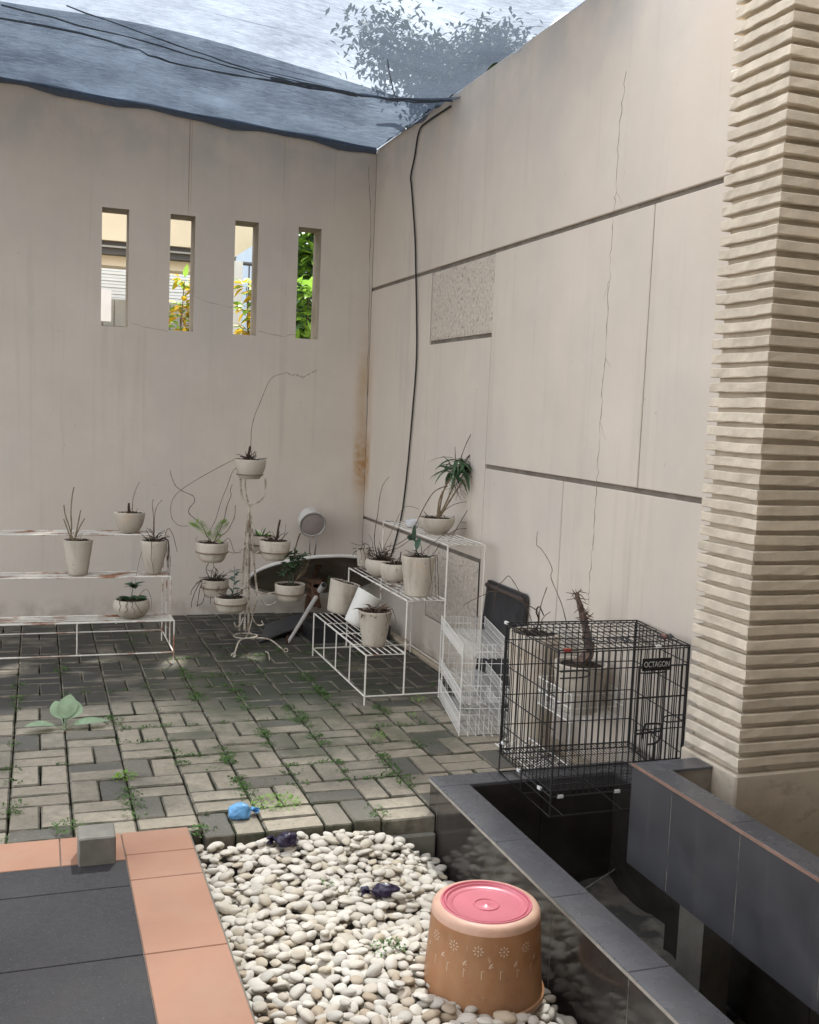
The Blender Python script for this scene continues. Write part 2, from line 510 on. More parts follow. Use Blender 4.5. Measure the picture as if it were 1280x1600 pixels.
M_rust = pm('brown_rust', (0.12, 0.065, 0.040), 0.3, 30, 0.9, 0.4, 120)
M_lampw = pm('lamp_white', (0.62, 0.60, 0.57), 0.06, 12, 0.45, 0.05, 60)
M_lens = pm('lamp_lens', (0.30, 0.26, 0.245), 0.2, 9, 0.35, 0.1, 60, spec=0.6)
M_net2 = None
M_pink = pm('pink_plastic', (0.54, 0.15, 0.19), 0.05, 9, 0.30, 0.02, 60, spec=0.5, rvar=0.02)
M_pail = pm('terracotta_plastic', (0.33, 0.155, 0.07), 0.10, 7, 0.42, 0.06, 40, spec=0.45, stains=[((0.46, 0.29, 0.17), (6, 6, 3), 0.46, 0.70, 0.6), ((0.20, 0.085, 0.04), (9, 9, 14), 0.55, 0.72, 0.5), ((0.55, 0.42, 0.30), (60, 60, 30), 0.66, 0.74, 0.6)])
M_palerim = pm('worn_pale_rim', (0.55, 0.34, 0.25), 0.10, 16, 0.45, 0.06, 60)
M_print = pm('white_print', (0.56, 0.42, 0.31), 0.1, 30, 0.6, 0, 60)
M_blue = pm('blue_plastic_bag', (0.17, 0.42, 0.72), 0.15, 20, 0.35, 0.4, 60, transl=0.2)
M_purple = pm('black_purple_bag', (0.022, 0.014, 0.040), 0.2, 20, 0.28, 0.3, 60)
M_plate = pm('black_name_plate', (0.012, 0.012, 0.013), 0.1, 20, 0.3, 0.0, 60)
M_letter = pm('silver_letter', (0.5, 0.5, 0.5), 0.1, 20, 0.4, 0.0, 60)
M_clip = pm('white_plastic_clip', (0.66, 0.66, 0.66), 0.05, 20, 0.4, 0.0, 60)
M_redclip = pm('red_plastic_clip', (0.28, 0.05, 0.035), 0.1, 20, 0.4, 0.0, 60)
M_glassy = pm('clear_plastic_cup', (0.66, 0.67, 0.69), 0.05, 20, 0.25, 0.0, 60)
M_soffit = pm('neighbour_beige', (0.60, 0.53, 0.40), 0.06, 3, 0.8, 0.05, 40, stains=[((0.45, 0.40, 0.30), (4, 4, 4), 0.56, 0.72, 0.4)])
M_beam = pm('neighbour_dark_steel', (0.06, 0.058, 0.058), 0.2, 9, 0.5, 0.1, 40)
M_louv = pm('neighbour_white_slat', (0.60, 0.66, 0.74), 0.04, 9, 0.6, 0.05, 40)
M_nwhite = pm('neighbour_white', (0.62, 0.62, 0.62), 0.04, 9, 0.6, 0.05, 40)
M_gate = pm('neighbour_gate_panel', (0.27, 0.27, 0.25), 0.1, 9, 0.6, 0.05, 40)
M_sheet = pm('blue_white_sheet', (0.42, 0.52, 0.62), 0.05, 9, 0.5, 0.05, 40)
M_bark = pm('tree_bark', (0.14, 0.11, 0.085), 0.3, 14, 0.95, 0.7, 50)
M_crown = pm('tree_crown_leaf', (0.05, 0.085, 0.032), 0.4, 2.5, 0.6, 0.0, 50, transl=0.2)
M_ground = pm('bare_earth', (0.16, 0.13, 0.10), 0.25, 2, 1.0, 0.6, 14)


def net_mat(name, dens, var):
    m = bpy.data.materials.new(name)
    m.use_nodes = True
    t = m.node_tree
    for n in list(t.nodes):
        t.nodes.remove(n)
    L = t.links.new
    out = nd(t, 'ShaderNodeOutputMaterial')
    geo = nd(t, 'ShaderNodeNewGeometry')
    mp = nd(t, 'ShaderNodeMapping')
    mp.inputs['Scale'].default_value = (14, 130, 60)
    mp.inputs['Rotation'].default_value = (0, 0, 0.05)
    L(geo.outputs['Position'], mp.inputs['Vector'])
    n1 = nd(t, 'ShaderNodeTexNoise', Scale=1.0, Detail=5.0, Roughness=0.7)
    L(mp.outputs['Vector'], n1.inputs['Vector'])
    mr = nd(t, 'ShaderNodeMapRange')
    mr.inputs['From Min'].default_value = 0.3
    mr.inputs['From Max'].default_value = 0.7
    mr.inputs['To Min'].default_value = dens - var
    mr.inputs['To Max'].default_value = dens + var
    L(n1.outputs['Fac'], mr.inputs['Value'])
    n2 = nd(t, 'ShaderNodeTexNoise', Scale=2.2, Detail=6.0, Roughness=0.7)
    L(geo.outputs['Position'], n2.inputs['Vector'])
    m2 = nd(t, 'ShaderNodeMapRange')
    m2.inputs['From Min'].default_value = 0.3
    m2.inputs['From Max'].default_value = 0.7
    m2.inputs['To Min'].default_value = -0.10
    m2.inputs['To Max'].default_value = 0.10
    L(n2.outputs['Fac'], m2.inputs['Value'])
    ad = nd(t, 'ShaderNodeMath', operation='ADD', use_clamp=True)
    L(mr.outputs['Result'], ad.inputs[0])
    L(m2.outputs['Result'], ad.inputs[1])
    tr = nd(t, 'ShaderNodeBsdfTransparent')
    tr.inputs['Color'].default_value = (0.87, 0.94, 1.0, 1)
    df = nd(t, 'ShaderNodeBsdfDiffuse')
    df.inputs['Color'].default_value = (0.062, 0.075, 0.098, 1)
    tl = nd(t, 'ShaderNodeBsdfTranslucent')
    tl.inputs['Color'].default_value = (0.075, 0.092, 0.122, 1)
    a = nd(t, 'ShaderNodeMixShader')
    a.inputs['Fac'].default_value = 0.5
    L(df.outputs[0], a.inputs[1])
    L(tl.outputs[0], a.inputs[2])
    ms = nd(t, 'ShaderNodeMixShader')
    L(ad.outputs[0], ms.inputs['Fac'])
    L(tr.outputs[0], ms.inputs[1])
    L(a.outputs[0], ms.inputs[2])
    L(ms.outputs[0], out.inputs['Surface'])
    return m


M_net = net_mat('shade_net_single', 0.76, 0.11)
M_netd = net_mat('shade_net_double', 0.73, 0.16)
M_cord = pm('net_cord', (0.09, 0.115, 0.155), 0.2, 40, 0.9, 0.3, 100)

# ================================================================== SETTING
g = MB()
g.box(-250, 250, -250, 250, -1.0, -0.70)
g.build('ground', M_ground, kind='structure')
g = MB()
g.box(-6, 0.0, -3.66, 0.0, -0.60, -0.030)
g.box(-6, -1.735, -7, -3.66, -0.60, -0.03)
g.build('sub_base', M_sand, kind='structure')

# ---- paving: basket-weave bricks
Mo = 0.21
OX, OY = -2.0936, -2.4871
pav = struct_root('pavement', (-1.2, -2.0, 0))
br_h, br_v = [], []


def brick_mesh(lx, ly, k):
    r = random.Random(k)
    m = MB()
    m.cbox(-lx / 2, lx / 2, -ly / 2, ly / 2, -0.06, 0.0, 0.005)
    m.mi = [1] * 16 + [0, 1]
    for q in m.v:
        q.x += r.uniform(-0.0015, 0.0015)
        q.y += r.uniform(-0.0015, 0.0015)
        if q.z > -0.01:
            q.z += r.uniform(-0.0008, 0.0008)
    return m


cells = []
for c in range(-7, 10):
    for r in range(-12, 6):
        x0, y1 = OX + c * Mo, OY - r * Mo
        for k in range(2):
            if (c + r) % 2 == 0:
                bx = (x0, x0 + Mo, y1 - Mo / 2 * (k + 1), y1 - Mo / 2 * k)
            else:
                bx = (x0 + Mo / 2 * k, x0 + Mo / 2 * (k + 1), y1 - Mo, y1)
            lo = -3.775
            if bx[0] + 0.05 < -1.72:
                lo = -3.685
            if bx[1] - 0.02 > -0.835:
                lo = -3.655
            X0, X1, Y0, Y1 = bx[0], min(bx[1], -0.062), max(bx[2], lo), min(bx[3], -0.004)
            if X1 - X0 < 0.03 or Y1 - Y0 < 0.03:
                continue
            cells.append((X0 + 0.0028, X1 - 0.0028, Y0 + 0.0038, Y1 - 0.0038))


def vis(x, y):
    d = Vector((x, y, 0)) - CAM
    z = d.dot(CF)
    px, py = 640 + FPX * d.dot(CR) / z, 800 - FPX * d.dot(CU) / z
    return -20 < px < 1300 and -20 < py < 1620, z


cells.sort(key=lambda b: (0 if vis((b[0] + b[1]) / 2, (b[2] + b[3]) / 2)[0] else 1, vis((b[0] + b[1]) / 2, (b[2] + b[3]) / 2)[1]))
meshes = {}
rest = MB()
for i, (X0, X1, Y0, Y1) in enumerate(cells):
    lx, ly = round(X1 - X0, 3), round(Y1 - Y0, 3)
    cx, cy = (X0 + X1) / 2, (Y0 + Y1) / 2
    dz = RND.uniform(-0.004, 0.003)
    rx, ry, rz = RND.uniform(-.012, .012), RND.uniform(-.012, .012), RND.uniform(-.010, .010)
    if i < 296:
        key = (lx, ly, RND.randrange(3))
        if key not in meshes:
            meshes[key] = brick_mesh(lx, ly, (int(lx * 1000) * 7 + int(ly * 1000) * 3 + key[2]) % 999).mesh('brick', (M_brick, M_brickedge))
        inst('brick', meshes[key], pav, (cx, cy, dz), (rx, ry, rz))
    else:
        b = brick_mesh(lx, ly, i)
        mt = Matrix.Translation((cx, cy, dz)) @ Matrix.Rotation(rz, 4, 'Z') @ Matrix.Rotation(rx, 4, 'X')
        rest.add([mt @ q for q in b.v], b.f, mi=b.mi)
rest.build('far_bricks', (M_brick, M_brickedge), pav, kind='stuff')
kb = MB()
kb.cbox(-0.060, -0.004, -3.60, -0.004, -0.05, 0.018, 0.008)
kb.build('mortar_strip', pm('mortar_strip', (0.43, 0.36, 0.27), 0.15, 12, 0.9, 0.4, 60), pav)

# kerb between paving, pebbles and pond
kb = MB()
kb.cbox(-1.73, -0.842, -3.768, -3.665, -0.25, -0.063, 0.004)
kb.build('kerb_stone', M_conc, pav)

# ---- pebble bed
pb = struct_root('pebble_bed', (-1.28, -4.4, -0.12))
m = MB()
m.box(-1.735, -0.84, -6.2, -3.775, -0.60, -0.19)
m.build('bed_base', pm('pebble_grit', (0.20, 0.175, 0.145), 0.35, 60, 1.0, 1.0, 120, spec=0.1), pb)


def peb_mesh(k):
    r = random.Random(k + 50)
    bm = bmesh.new()
    bmesh.ops.create_icosphere(bm, subdivisions=2 if k >= 100 else 3, radius=1)
    a, b, c = 1.0, r.uniform(0.58, 0.86), r.uniform(0.30, 0.48)
    off = Vector((r.uniform(0, 99), r.uniform(0, 99), 0))
    for v in bm.verts:
        n = noise.noise(v.co * 0.9 + off) * 0.22 + noise.noise(v.co * 2.1 + off) * 0.06
        p = v.co * (1 + n)
        p.z *= 1 - 0.1 * p.x
        v.co = Vector((p.x * a, p.y * b, p.z * c))
    me = bpy.data.meshes.new('pebble')
    bm.to_mesh(me)
    bm.free()
    me.polygons.foreach_set('use_smooth', [True] * len(me.polygons))
    me.materials.append(M_pebble)
    return me


pm_hi = [peb_mesh(k) for k in range(10)]
pm_lo = [peb_mesh(100 + k) for k in range(6)]


def poisson(n, dmin, rs):
    pts = []
    grid = {}
    for _ in range(n):
        x, y = rs.uniform(-1.712, -0.862), rs.uniform(-5.35, -3.785)
        kx, ky = int(x / dmin), int(y / dmin)
        ok = True
        for i in range(-1, 2):
            for j in range(-1, 2):
                for (a, b) in grid.get((kx + i, ky + j), ()):
                    if (a - x) ** 2 + (b - y) ** 2 < dmin * dmin:
                        ok = False
        if ok:
            grid.setdefault((kx, ky), []).append((x, y))
            pts.append((x, y))
    return pts


prs = random.Random(11)
pebs = []


def heap(x, y):
    f = max(0.0, min(1.0, (x + 1.20) / 0.33))
    g_ = max(0.0, min(1.0, (y + 3.98) / 0.17))
    return 0.030 - 0.105 * f * f + 0.026 * g_ * (1 - 0.7 * f) + 0.022 * noise.noise(Vector((x * 3.1, y * 3.1, 4))) + 0.012 * noise.noise(Vector((x * 9, y * 9, 1)))


for layer, (n, dm, z) in enumerate(((9000, 0.028, -0.094), (16000, 0.028, -0.079), (1200, 0.050, -0.068))):
    for x, y in poisson(n, dm, prs):
        s = prs.uniform(0.0150, 0.0250) * (1.1 if layer else 1)
        if prs.random() < 0.1:
            s *= 1.25
        pebs.append((layer, x, y, z + heap(x, y) + prs.uniform(-.004, .004), s, (prs.gauss(0, 0.17), prs.gauss(0, 0.17), prs.uniform(0, 6.28))))
far = MB()
top = sorted([q for q in pebs if q[0] >= 1], key=lambda q: (0 if vis(q[1], q[2])[0] else 1, vis(q[1], q[2])[1]))
ind = set(id(q) for q in top[:298])
rv = {}
for q in pebs:
    lay, x, y, z, s, e = q
    if id(q) in ind:
        inst('pebble', pm_hi[prs.randrange(10)], pb, (x, y, z), e, (s, s, s))
    else:
        me = (pm_hi if lay else pm_lo)[prs.randrange(6)]
        mt = Matrix.Translation((x, y, z)) @ Matrix.Rotation(e[2], 4, 'Z') @ Matrix.Rotation(e[1], 4, 'Y') @ Matrix.Rotation(e[0], 4, 'X') @ Matrix.Scale(s, 4)
        if me not in rv:
            rv[me] = ([v.co.copy() for v in me.vertices], [tuple(p.vertices) for p in me.polygons])
        far.add([mt @ v for v in rv[me][0]], rv[me][1], True)


M_pebble2 = pm('white_pebble_mass', (0.51, 0.475, 0.42), 0.10, 22, 0.62, 0.12, 90, spec=0.35)
# colour varies from stone to stone in the joined mass by island
t_ = M_pebble2.node_tree
b_ = t_.nodes['Principled BSDF']
src_ = b_.inputs['Base Color'].links[0].from_socket
ge_ = nd(t_, 'ShaderNodeNewGeometry')
rp_ = nd(t_, 'ShaderNodeValToRGB')
rp_.color_ramp.elements[0].color = (0.84, 0.84, 0.84, 1)
rp_.color_ramp.elements[1].color = (1.12, 1.12, 1.12, 1)
e_ = rp_.color_ramp.elements.new(0.15)
e_.color = (0.85, 0.78, 0.66, 1)
e_ = rp_.color_ramp.elements.new(0.3)
e_.color = (1.0, 0.98, 0.94, 1)
t_.links.new(ge_.outputs['Random Per Island'], rp_.inputs['Fac'])
mu_ = nd(t_, 'ShaderNodeMixRGB', blend_type='MULTIPLY')
mu_.inputs['Fac'].default_value = 1
t_.links.new(src_, mu_.inputs['Color1'])
t_.links.new(rp_.outputs['Color'], mu_.inputs['Color2'])
t_.links.new(mu_.outputs['Color'], b_.inputs['Base Color'])
far.build('pebble_mass', M_pebble2, pb, kind='stuff')

# ---- terrace floor: orange border tiles and charcoal field tiles
ter = struct_root('terrace_floor', (-2.2, -4.4, 0.02))


def tile(name, x0, x1, y0, y1, mt, z=0.02, gap=0.0018):
    q = MB()
    q.cbox(x0 + gap, x1 - gap, y0 + gap, y1 - gap, -0.03, z, 0.0018)
    return q.build(name, mt, ter)


for y1, y0 in ((-3.69, -3.872), (-3.872, -4.055), (-4.055, -4.50), (-4.50, -4.95), (-4.95, -5.4)):
    tile('border_tile', -1.945, -1.725, y0, y1, M_orange)
for x1, x0 in ((-1.945, -2.14), (-2.14, -2.58), (-2.58, -3.02)):
    tile('border_tile', x0, x1, -3.905, -3.69, M_orange)
for y1, y0 in ((-3.905, -4.09), (-4.09, -4.50), (-4.50, -4.95), (-4.95, -5.4)):
    for x1, x0 in ((-1.945, -2.36), (-2.36, -2.80), (-2.80, -3.2)):
        tile('field_tile', x0, x1, y0, y1, M_dtile)
q = MB()
q.box(-3.2, -1.727, -5.4, -3.70, -0.2, 0.016)
q.build('grout_bed', pm('tile_grout', (0.16, 0.13, 0.11), 0.2, 30, 0.9, 0.2, 80), ter)
q = MB()
q.box(-1.7265, -1.7205, -5.4, -3.70, -0.2, 0.012)
q.build('edge_mortar', M_conc, ter)


# ---- back wall with four slits
def ztop(x):
    return 3.262 - 0.055 * x


wb = thing('back_wall', 'tall beige plaster wall with four narrow upright slits', 'wall', (-2.2, 0.1, 0))
holes = [(-1.835, -1.666), (-1.402, -1.240), (-0.975, -0.816), (-0.540, -0.378)]
HZ = (1.928, 2.684)
xs = [-6.0] + [v for h in holes for v in h] + [0.0]
zs = [-0.6, HZ[0], HZ[1], 99]
m = MB()
T = 0.215


def hole(i, j):
    return j == 1 and i % 2 == 1


for i in range(len(xs) - 1):
    for j in range(3):
        x0, x1 = xs[i], xs[i + 1]
        z0 = zs[j]
        za, zb_ = (ztop(x0), ztop(x1)) if j == 2 else (zs[j + 1], zs[j + 1])
        if hole(i, j):
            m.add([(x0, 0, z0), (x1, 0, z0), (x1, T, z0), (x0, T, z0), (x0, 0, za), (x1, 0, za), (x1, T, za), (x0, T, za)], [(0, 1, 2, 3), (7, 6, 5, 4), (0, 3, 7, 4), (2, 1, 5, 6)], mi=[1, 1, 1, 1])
        else:
            m.add([(x0, 0, z0), (x1, 0, z0), (x1, 0, zb_), (x0, 0, za)], [(0, 1, 2, 3)])
            m.add([(x0, T, z0), (x1, T, z0), (x1, T, zb_), (x0, T, za)], [(3, 2, 1, 0)])
            if j == 2:
                m.add([(x0, 0, za), (x1, 0, zb_), (x1, T, zb_), (x0, T, za)], [(0, 1, 2, 3)])
m.build('plaster_face', (M_wall, M_reveal), wb)


def crack_on_back(pts, w=0.0018):
    q = MB()
    q.tube([at(a, b, 'y', 0.0) for a, b in pts], [w * RND.uniform(0.3, 1.3) for _ in pts], 4)
    q.build('hairline_crack', M_joint, wb)


def jit(pts, k=3, amp=1.2, seed=1):
    r = random.Random(seed)
    o = []
    for (a, b), (c, d) in zip(pts, pts[1:]):
        for i in range(k):
            t = i / k
            o.append((a + (c - a) * t + r.uniform(-amp, amp), b + (d - b) * t + r.uniform(-amp, amp)))
    return o + [pts[-1]]


crack_on_back(jit([(404, 517), (425, 523), (445, 526), (462, 522)], 4, 1.0, 2), 0.0016)
crack_on_back(jit([(205, 505), (230, 512), (262, 518)], 4, 1.0, 3), 0.0011)
crack_on_back(jit([(304, 463), (330, 474), (362, 480)], 4, 1.0, 4), 0.0011)
crack_on_back(jit([(576, 260), (579, 330), (577, 470), (574, 600), (573, 700), (571, 800)], 8, 0.8, 6), 0.002)

# ---- right wall: panels with recessed joints
wr = thing('right_wall', 'long beige wall of smooth panels with dark recessed joints', 'wall', (0.1, -2.2, 0))
m = MB()
m.box(0.014, 0.22, -4.32, T, -0.6, 3.25)
m.build('wall_core', M_joint, wr)
gv, gh = 0.0042, 0.011


def panel(y0, y1, z0, z1, a=gv, b=gv, c=gh, d=gh, mt=None, name='panel', dep=0.0):
    q = MB()
    Y0, Y1, Z0, Z1 = y0 + a, y1 - b, z0 + c, z1 - d
    X = 0.0 + dep
    e = 0.003
    q.add([(0.016, Y0, Z0), (0.016, Y1, Z0), (0.016, Y1, Z1), (0.016, Y0, Z1), (X + e, Y0, Z0), (X + e, Y1, Z0), (X + e, Y1, Z1), (X + e, Y0, Z1),
           (X, Y0 + e, Z0 + e), (X, Y1 - e, Z0 + e), (X, Y1 - e, Z1 - e), (X, Y0 + e, Z1 - e)],
          [(0, 1, 5, 4), (1, 2, 6, 5), (2, 3, 7, 6), (3, 0, 4, 7), (4, 5, 9, 8), (5, 6, 10, 9), (6, 7, 11, 10), (7, 4, 8, 11), (8, 9, 10, 11)])
    return q.build(name, mt or M_panel, wr)


def rough_panel(y0, y1, z0, z1):
    q = MB()
    nx, nz = 60, 30
    vs_, fs = [], []
    for j in range(nz + 1):
        for i in range(nx + 1):
            y, z = y0 + (y1 - y0) * i / nx, z0 + (z1 - z0) * j / nz
            e = 0 if (i in (0, nx) or j in (0, nz)) else 1
            vs_.append((0.006 - e * (0.004 + 0.006 * noise.noise(Vector((y * 42, z * 42, 0))) + 0.003 * noise.noise(Vector((y * 90, z * 90, 5)))), y, z))
    for j in range(nz):
        for i in range(nx):
            a = j * (nx + 1) + i
            fs.append((a, a + 1, a + nx + 2, a + nx + 1))
    q.add(vs_, fs, True)
    return q.build('pebbledash_panel', M_pebbledash, wr, sharp=3)


panel(-4.32, 0.0, 2.300, 3.262, d=0)                      # top course
panel(-1.207, 0.0, 0.682, 2.300)
panel(-2.128, -1.207, 0.682, 1.872)
rough_panel(-2.122, -1.213, 1.884, 2.287)
panel(-3.617, -2.128, 1.188, 2.300)
panel(-4.32, -3.617, 1.188, 2.300)
panel(-3.004, -2.128, -0.3, 1.188)
panel(-4.32, -3.004, -0.3, 1.188)
panel(-1.33, 0.0, -0.3, 0.682)
rough_panel(-2.10, -1.335, 0.24, 0.67)
panel(-2.128, -1.33, -0.3, 0.235, d=0.003)
q = MB()
pts = jit([(979, 112), (968, 200), (963, 300), (958, 345), (952, 440), (946, 560), (938, 660), (933, 760), (926, 850), (921, 920), (918, 960)], 9, 1.6, 9)
q.tube([at(a, b, 'x', 0.0) for a, b in pts], [0.0016 * RND.uniform(0.2, 1.35) for _ in pts], 4)
for a, b, c, d in ((963, 300, 972, 318), (952, 440, 943, 470), (938, 660, 946, 690), (946, 560, 955, 575)):
    q.tube([at(u, v, 'x', 0.0) for u, v in jit([(a, b), (c, d)], 5, 1.0, a)], [0.001, .0009, .0008, .0006, .0005, .0003], 4)
q.build('long_crack', M_joint, wr)
q = MB()
q.tube([at(a, b, 'x', -0.001) for a, b in [(586, 240), (587, 262), (586, 288)]], 0.006, 6)
q.build('corner_gap', M_dark, wr)

# ---- slatted pillar
pl = thing('slatted_pillar', 'tall square pillar clad in horizontal sandstone slats beside pond', 'pillar', (0.05, -4.46, 0.0))
m = MB()
m.box(-0.179, 0.33, -4.579, -4.350, 0.38, 3.9)
m.build('pillar_core', M_core, pl)
m = MB()
m.cbox(-0.204, 0.36, -4.604, -4.310, -0.6, 0.398, 0.006)
m.build('plinth', M_core, pl)


def slat_mesh(k):
    r = random.Random(k + 300)
    q = MB()
    x0, x1, y0, y1 = -0.20, 0.35, -4.603, -4.327
    bm = bmesh.new()
    ring = []
    npt = 10
    P = [(x0, y1 - (y1 - y0) * i / npt) for i in range(npt)] + [(x0 + (x1 - x0) * i / npt, y0) for i in range(npt)] + [(x1, y0), (x1, y1)]
    vs_, n = [], len(P)
    for lvl, (z, ins) in enumerate(((0.0, 0.0025), (0.003, 0), (0.0275, 0), (0.0302, 0.003))):
        for i, (a, b) in enumerate(P):
            w = 0.0016 * math.sin(i * 1.3 + k * 2) if i < 2 * npt else 0
            zz = z + r.uniform(-0.0008, 0.0008) + 0.0010 * math.sin(i * 0.7 + k)
            ja = r.uniform(-0.0016, 0.0016)
            vs_.append((a + ins * (1 if a < 0 else -1) + ja - 0.03, b + (ins if b < -4.5 else -ins) + ja + 4.46, zz))
    vs_ = [(a + 0.03 - 0.05, b, z) for a, b, z in vs_]
    fs = []
    for l in range(3):
        for i in range(n):
            j = (i + 1) % n
            fs.append((l * n + i, l * n + j, (l + 1) * n + j, (l + 1) * n + i))
    fs.append(tuple(range(3 * n, 4 * n)))
    fs.append(tuple(reversed(range(n))))
    bm.free()
    q.add(vs_, fs)
    return q.mesh('slat', M_slat)


sm = [slat_mesh(k) for k in range(9)]
z = 0.4195
k = 0
while z < 3.85:
    o = inst('slat', sm[RND.randrange(9)], pl, (0.05 + RND.uniform(-.002, .002), -4.46 + RND.uniform(-.003, .003), z + RND.uniform(-.0012, .0012)), (0, 0, RND.uniform(-.004, .004)))
    z += 0.0457

# ---- pond
CZ = 0.112
po = thing('black_tiled_pond', 'empty raised pond faced in black tiles with grey coping', 'pond', (-0.4, -4.6, -0.45))
m = MB()
m.box(-0.825, -0.73, -7.0, -3.76, -0.60, 0.098)
m.box(-0.825, -0.012, -3.755, -3.668, -0.60, 0.098)
m.box(-0.10, -0.012, -4.30, -3.757, -0.60, 0.098)
m.build('pond_core', M_grout, po)
m = MB()
nx, ny = 36, 70
vs_, fs = [], []
for j in range(ny + 1):
    for i in range(nx + 1):
        x, y = -0.735 + 1.3 * i / nx, -7.0 + 3.24 * j / ny
        vs_.append((x, y, -0.31 + 0.035 * noise.noise(Vector((x * 5, y * 5, 0))) + 0.018 * noise.noise(Vector((x * 17, y * 17, 3)))))
for j in range(ny):
    for i in range(nx):
        a = j * (nx + 1) + i
        fs.append((a, a + 1, a + nx + 2, a + nx + 1))
m.add(vs_, fs, True)
m.build('mud_floor', M_mud, po, sharp=3)


def ptile(name, b, mt, c=0.0015):
    q = MB()
    q.box(*b)
    return q.build(name, mt, po)


# outer face tiles (x = -0.835), joints at measured places
jy = [-3.668, -3.745, -4.262, -4.652, -5.06, -5.47, -5.9, -6.4, -7.0]
for a, b in zip(jy, jy[1:]):
    ptile('face_tile', (-0.835, -0.8252, b + 0.0018, a - 0.0018, -0.40, 0.100), M_black)
    if b < -3.8:
        ptile('inner_tile', (-0.7298, -0.721, b + 0.0012, min(a, -3.765) - 0.0012, -0.60, 0.100), M_black)
for y in jy[1:]:
    q = MB()
    q.box(-0.8347, -0.8253, y - 0.0012, y + 0.0012, -0.40, 0.0995)
    q.build('grout_line', M_groutd, po)
for a, b in ((-0.72, -0.42), (-0.42, -0.11)):
    ptile('inner_tile', (a + 0.0012, b - 0.0012, -3.764, -3.7552, -0.60, 0.100), M_black)
    ptile('face_tile', (a - 0.1, b - 0.1, -3.6678, -3.658, -0.2, 0.100), M_black)
ptile('inner_tile', (-0.11, -0.1002, -4.30, -3.766, -0.60, 0.100), M_black)
cy_ = [-3.762, -4.262, -4.652, -5.06, -5.47, -5.9, -6.4, -7.0]
for a, b in zip(cy_, cy_[1:]):
    q = MB()
    q.cbox(-0.838, -0.717, b + 0.001, a - 0.001, 0.1003, CZ, 0.002)
    q.build('coping_tile', M_cope, po)
for a, b in ((-0.838, -0.60), (-0.60, -0.30), (-0.30, -0.010)):
    q = MB()
    q.cbox(a + 0.001, b - 0.001, -3.7605, -3.655, 0.1003, CZ, 0.002)
    q.build('coping_tile', M_cope, po)
q = MB()
q.cbox(-0.114, -0.010, -4.30, -3.7625, 0.1003, CZ, 0.002)
q.build('coping_tile', M_cope, po)
q = MB()
q.box(-0.8385, -0.8353, -7.0, -3.66, 0.0985, 0.1085)
q.build('edge_trim', M_grout, po)
q = MB()
q.tube([(-0.42, -3.99, -0.262), (-0.28, -3.91, -0.262), (-0.10, -3.80, -0.262)], 0.003, 5)  # thin rod added to draw the pale seam of the pond floor
q.build('floor_seam_line', M_steel, org=(-0.3, -3.9, -0.262), label='thin pale line along the seam in the muddy floor of the pond', cat='wire')

for a, b in ((-4.305, -5.0), (-5.0, -5.7), (-5.7, -7.0)):
    ptile('inner_tile', (-0.215, -0.2065, b + 0.0012, a - 0.0012, -0.60, 0.064), M_black)
q = MB()
q.box(-0.2065, -0.115, -4.3085, -4.3015, -0.60, 0.098)
q.build('inner_tile', M_black, po)
# ---- tiled pier over the pond
PZ = 0.39
pi_ = thing('black_tiled_pier', 'L-shaped raised trough wall of black tiles over pond beside pillar', 'planter wall', (-0.4, -4.9, 0.067))
m = MB()
m.box(-0.436, -0.366, -6.6, -4.413, 0.075, 0.380)
m.box(-0.366, -0.206, -4.485, -4.413, 0.075, 0.380)
m.build('pier_core', M_grout, pi_)
ly = [-4.405, -4.625, -4.945, -5.27, -5.6, -6.0, -6.6]
for a, b in zip(ly, ly[1:]):
    q = MB()
    q.box(-0.4445, -0.4362, b + 0.0016, a - 0.0016, 0.066, 0.3805)
    q.build('face_tile', M_pier, pi_)
q = MB()
q.box(-0.436, -0.206, -4.4128, -4.405, 0.066, 0.3805)
q.build('face_tile', M_pier, pi_)
for y in ly[1:]:
    q = MB()
    q.box(-0.4442, -0.4363, y - 0.0010, y + 0.0010, 0.07, 0.380)
    q.build('grout_line', M_groutd, pi_)
for a, b in ((-0.4455, -0.357),):
    for ya, yb in ((-4.403, -4.90), (-4.90, -5.4), (-5.4, -6.0), (-6.0, -6.6)):
        q = MB()
        q.cbox(a + 0.004, b, yb + 0.0012, ya - 0.0012, 0.3806, PZ, 0.0015)
        q.build('top_tile', M_cope, pi_)
q = MB()
q.cbox(-0.3558, -0.206, -4.490, -4.403, 0.3806, PZ, 0.0015)
q.build('top_tile', M_cope, pi_)
q = MB()
q.box(-0.4460, -0.4420, -6.6, -4.404, 0.3808, PZ - 0.0005)
q.build('edge_strip', M_copper, pi_)
for y in (-4.70, -5.5):
    q = MB()
    q.box(-0.40, -0.30, y - 0.06, y + 0.06, -0.60, 0.0748)
    q.build('pier_column', M_conc, pi_)
q = MB()
q.box(-0.352, -0.206, -6.6, -4.492, 0.067, 0.28)
q.build('trough_bed', M_pier, pi_)
# ---- shade net
nt = thing('shade_net', 'dark blue grey shade net stretched between the wall tops', 'shade net', (-1.3, -1.6, 3.25))


def net_z(x, y):
    """height of the sagging net"""
    t = min(1.0, max(0.0, -y / 1.25))
    base = ztop(x) + 0.004
    sag = -0.10 * math.sin(PI * min(1, max(0.0, -y) / 4.2)) * (0.55 + 0.45 * math.sin(x * 1.3 + 0.4)) * (1 if x < -0.3 else max(0.0, -x / 0.3))
    fold = 0.018 * math.sin(y * 9 + x * 1.7) + 0.010 * math.sin(y * 23 - x * 3.1 + 1) + 0.012 * noise.noise(Vector((x * 1.2, y * 6, 2)))
    return base + sag + fold * t - 0.02 * t


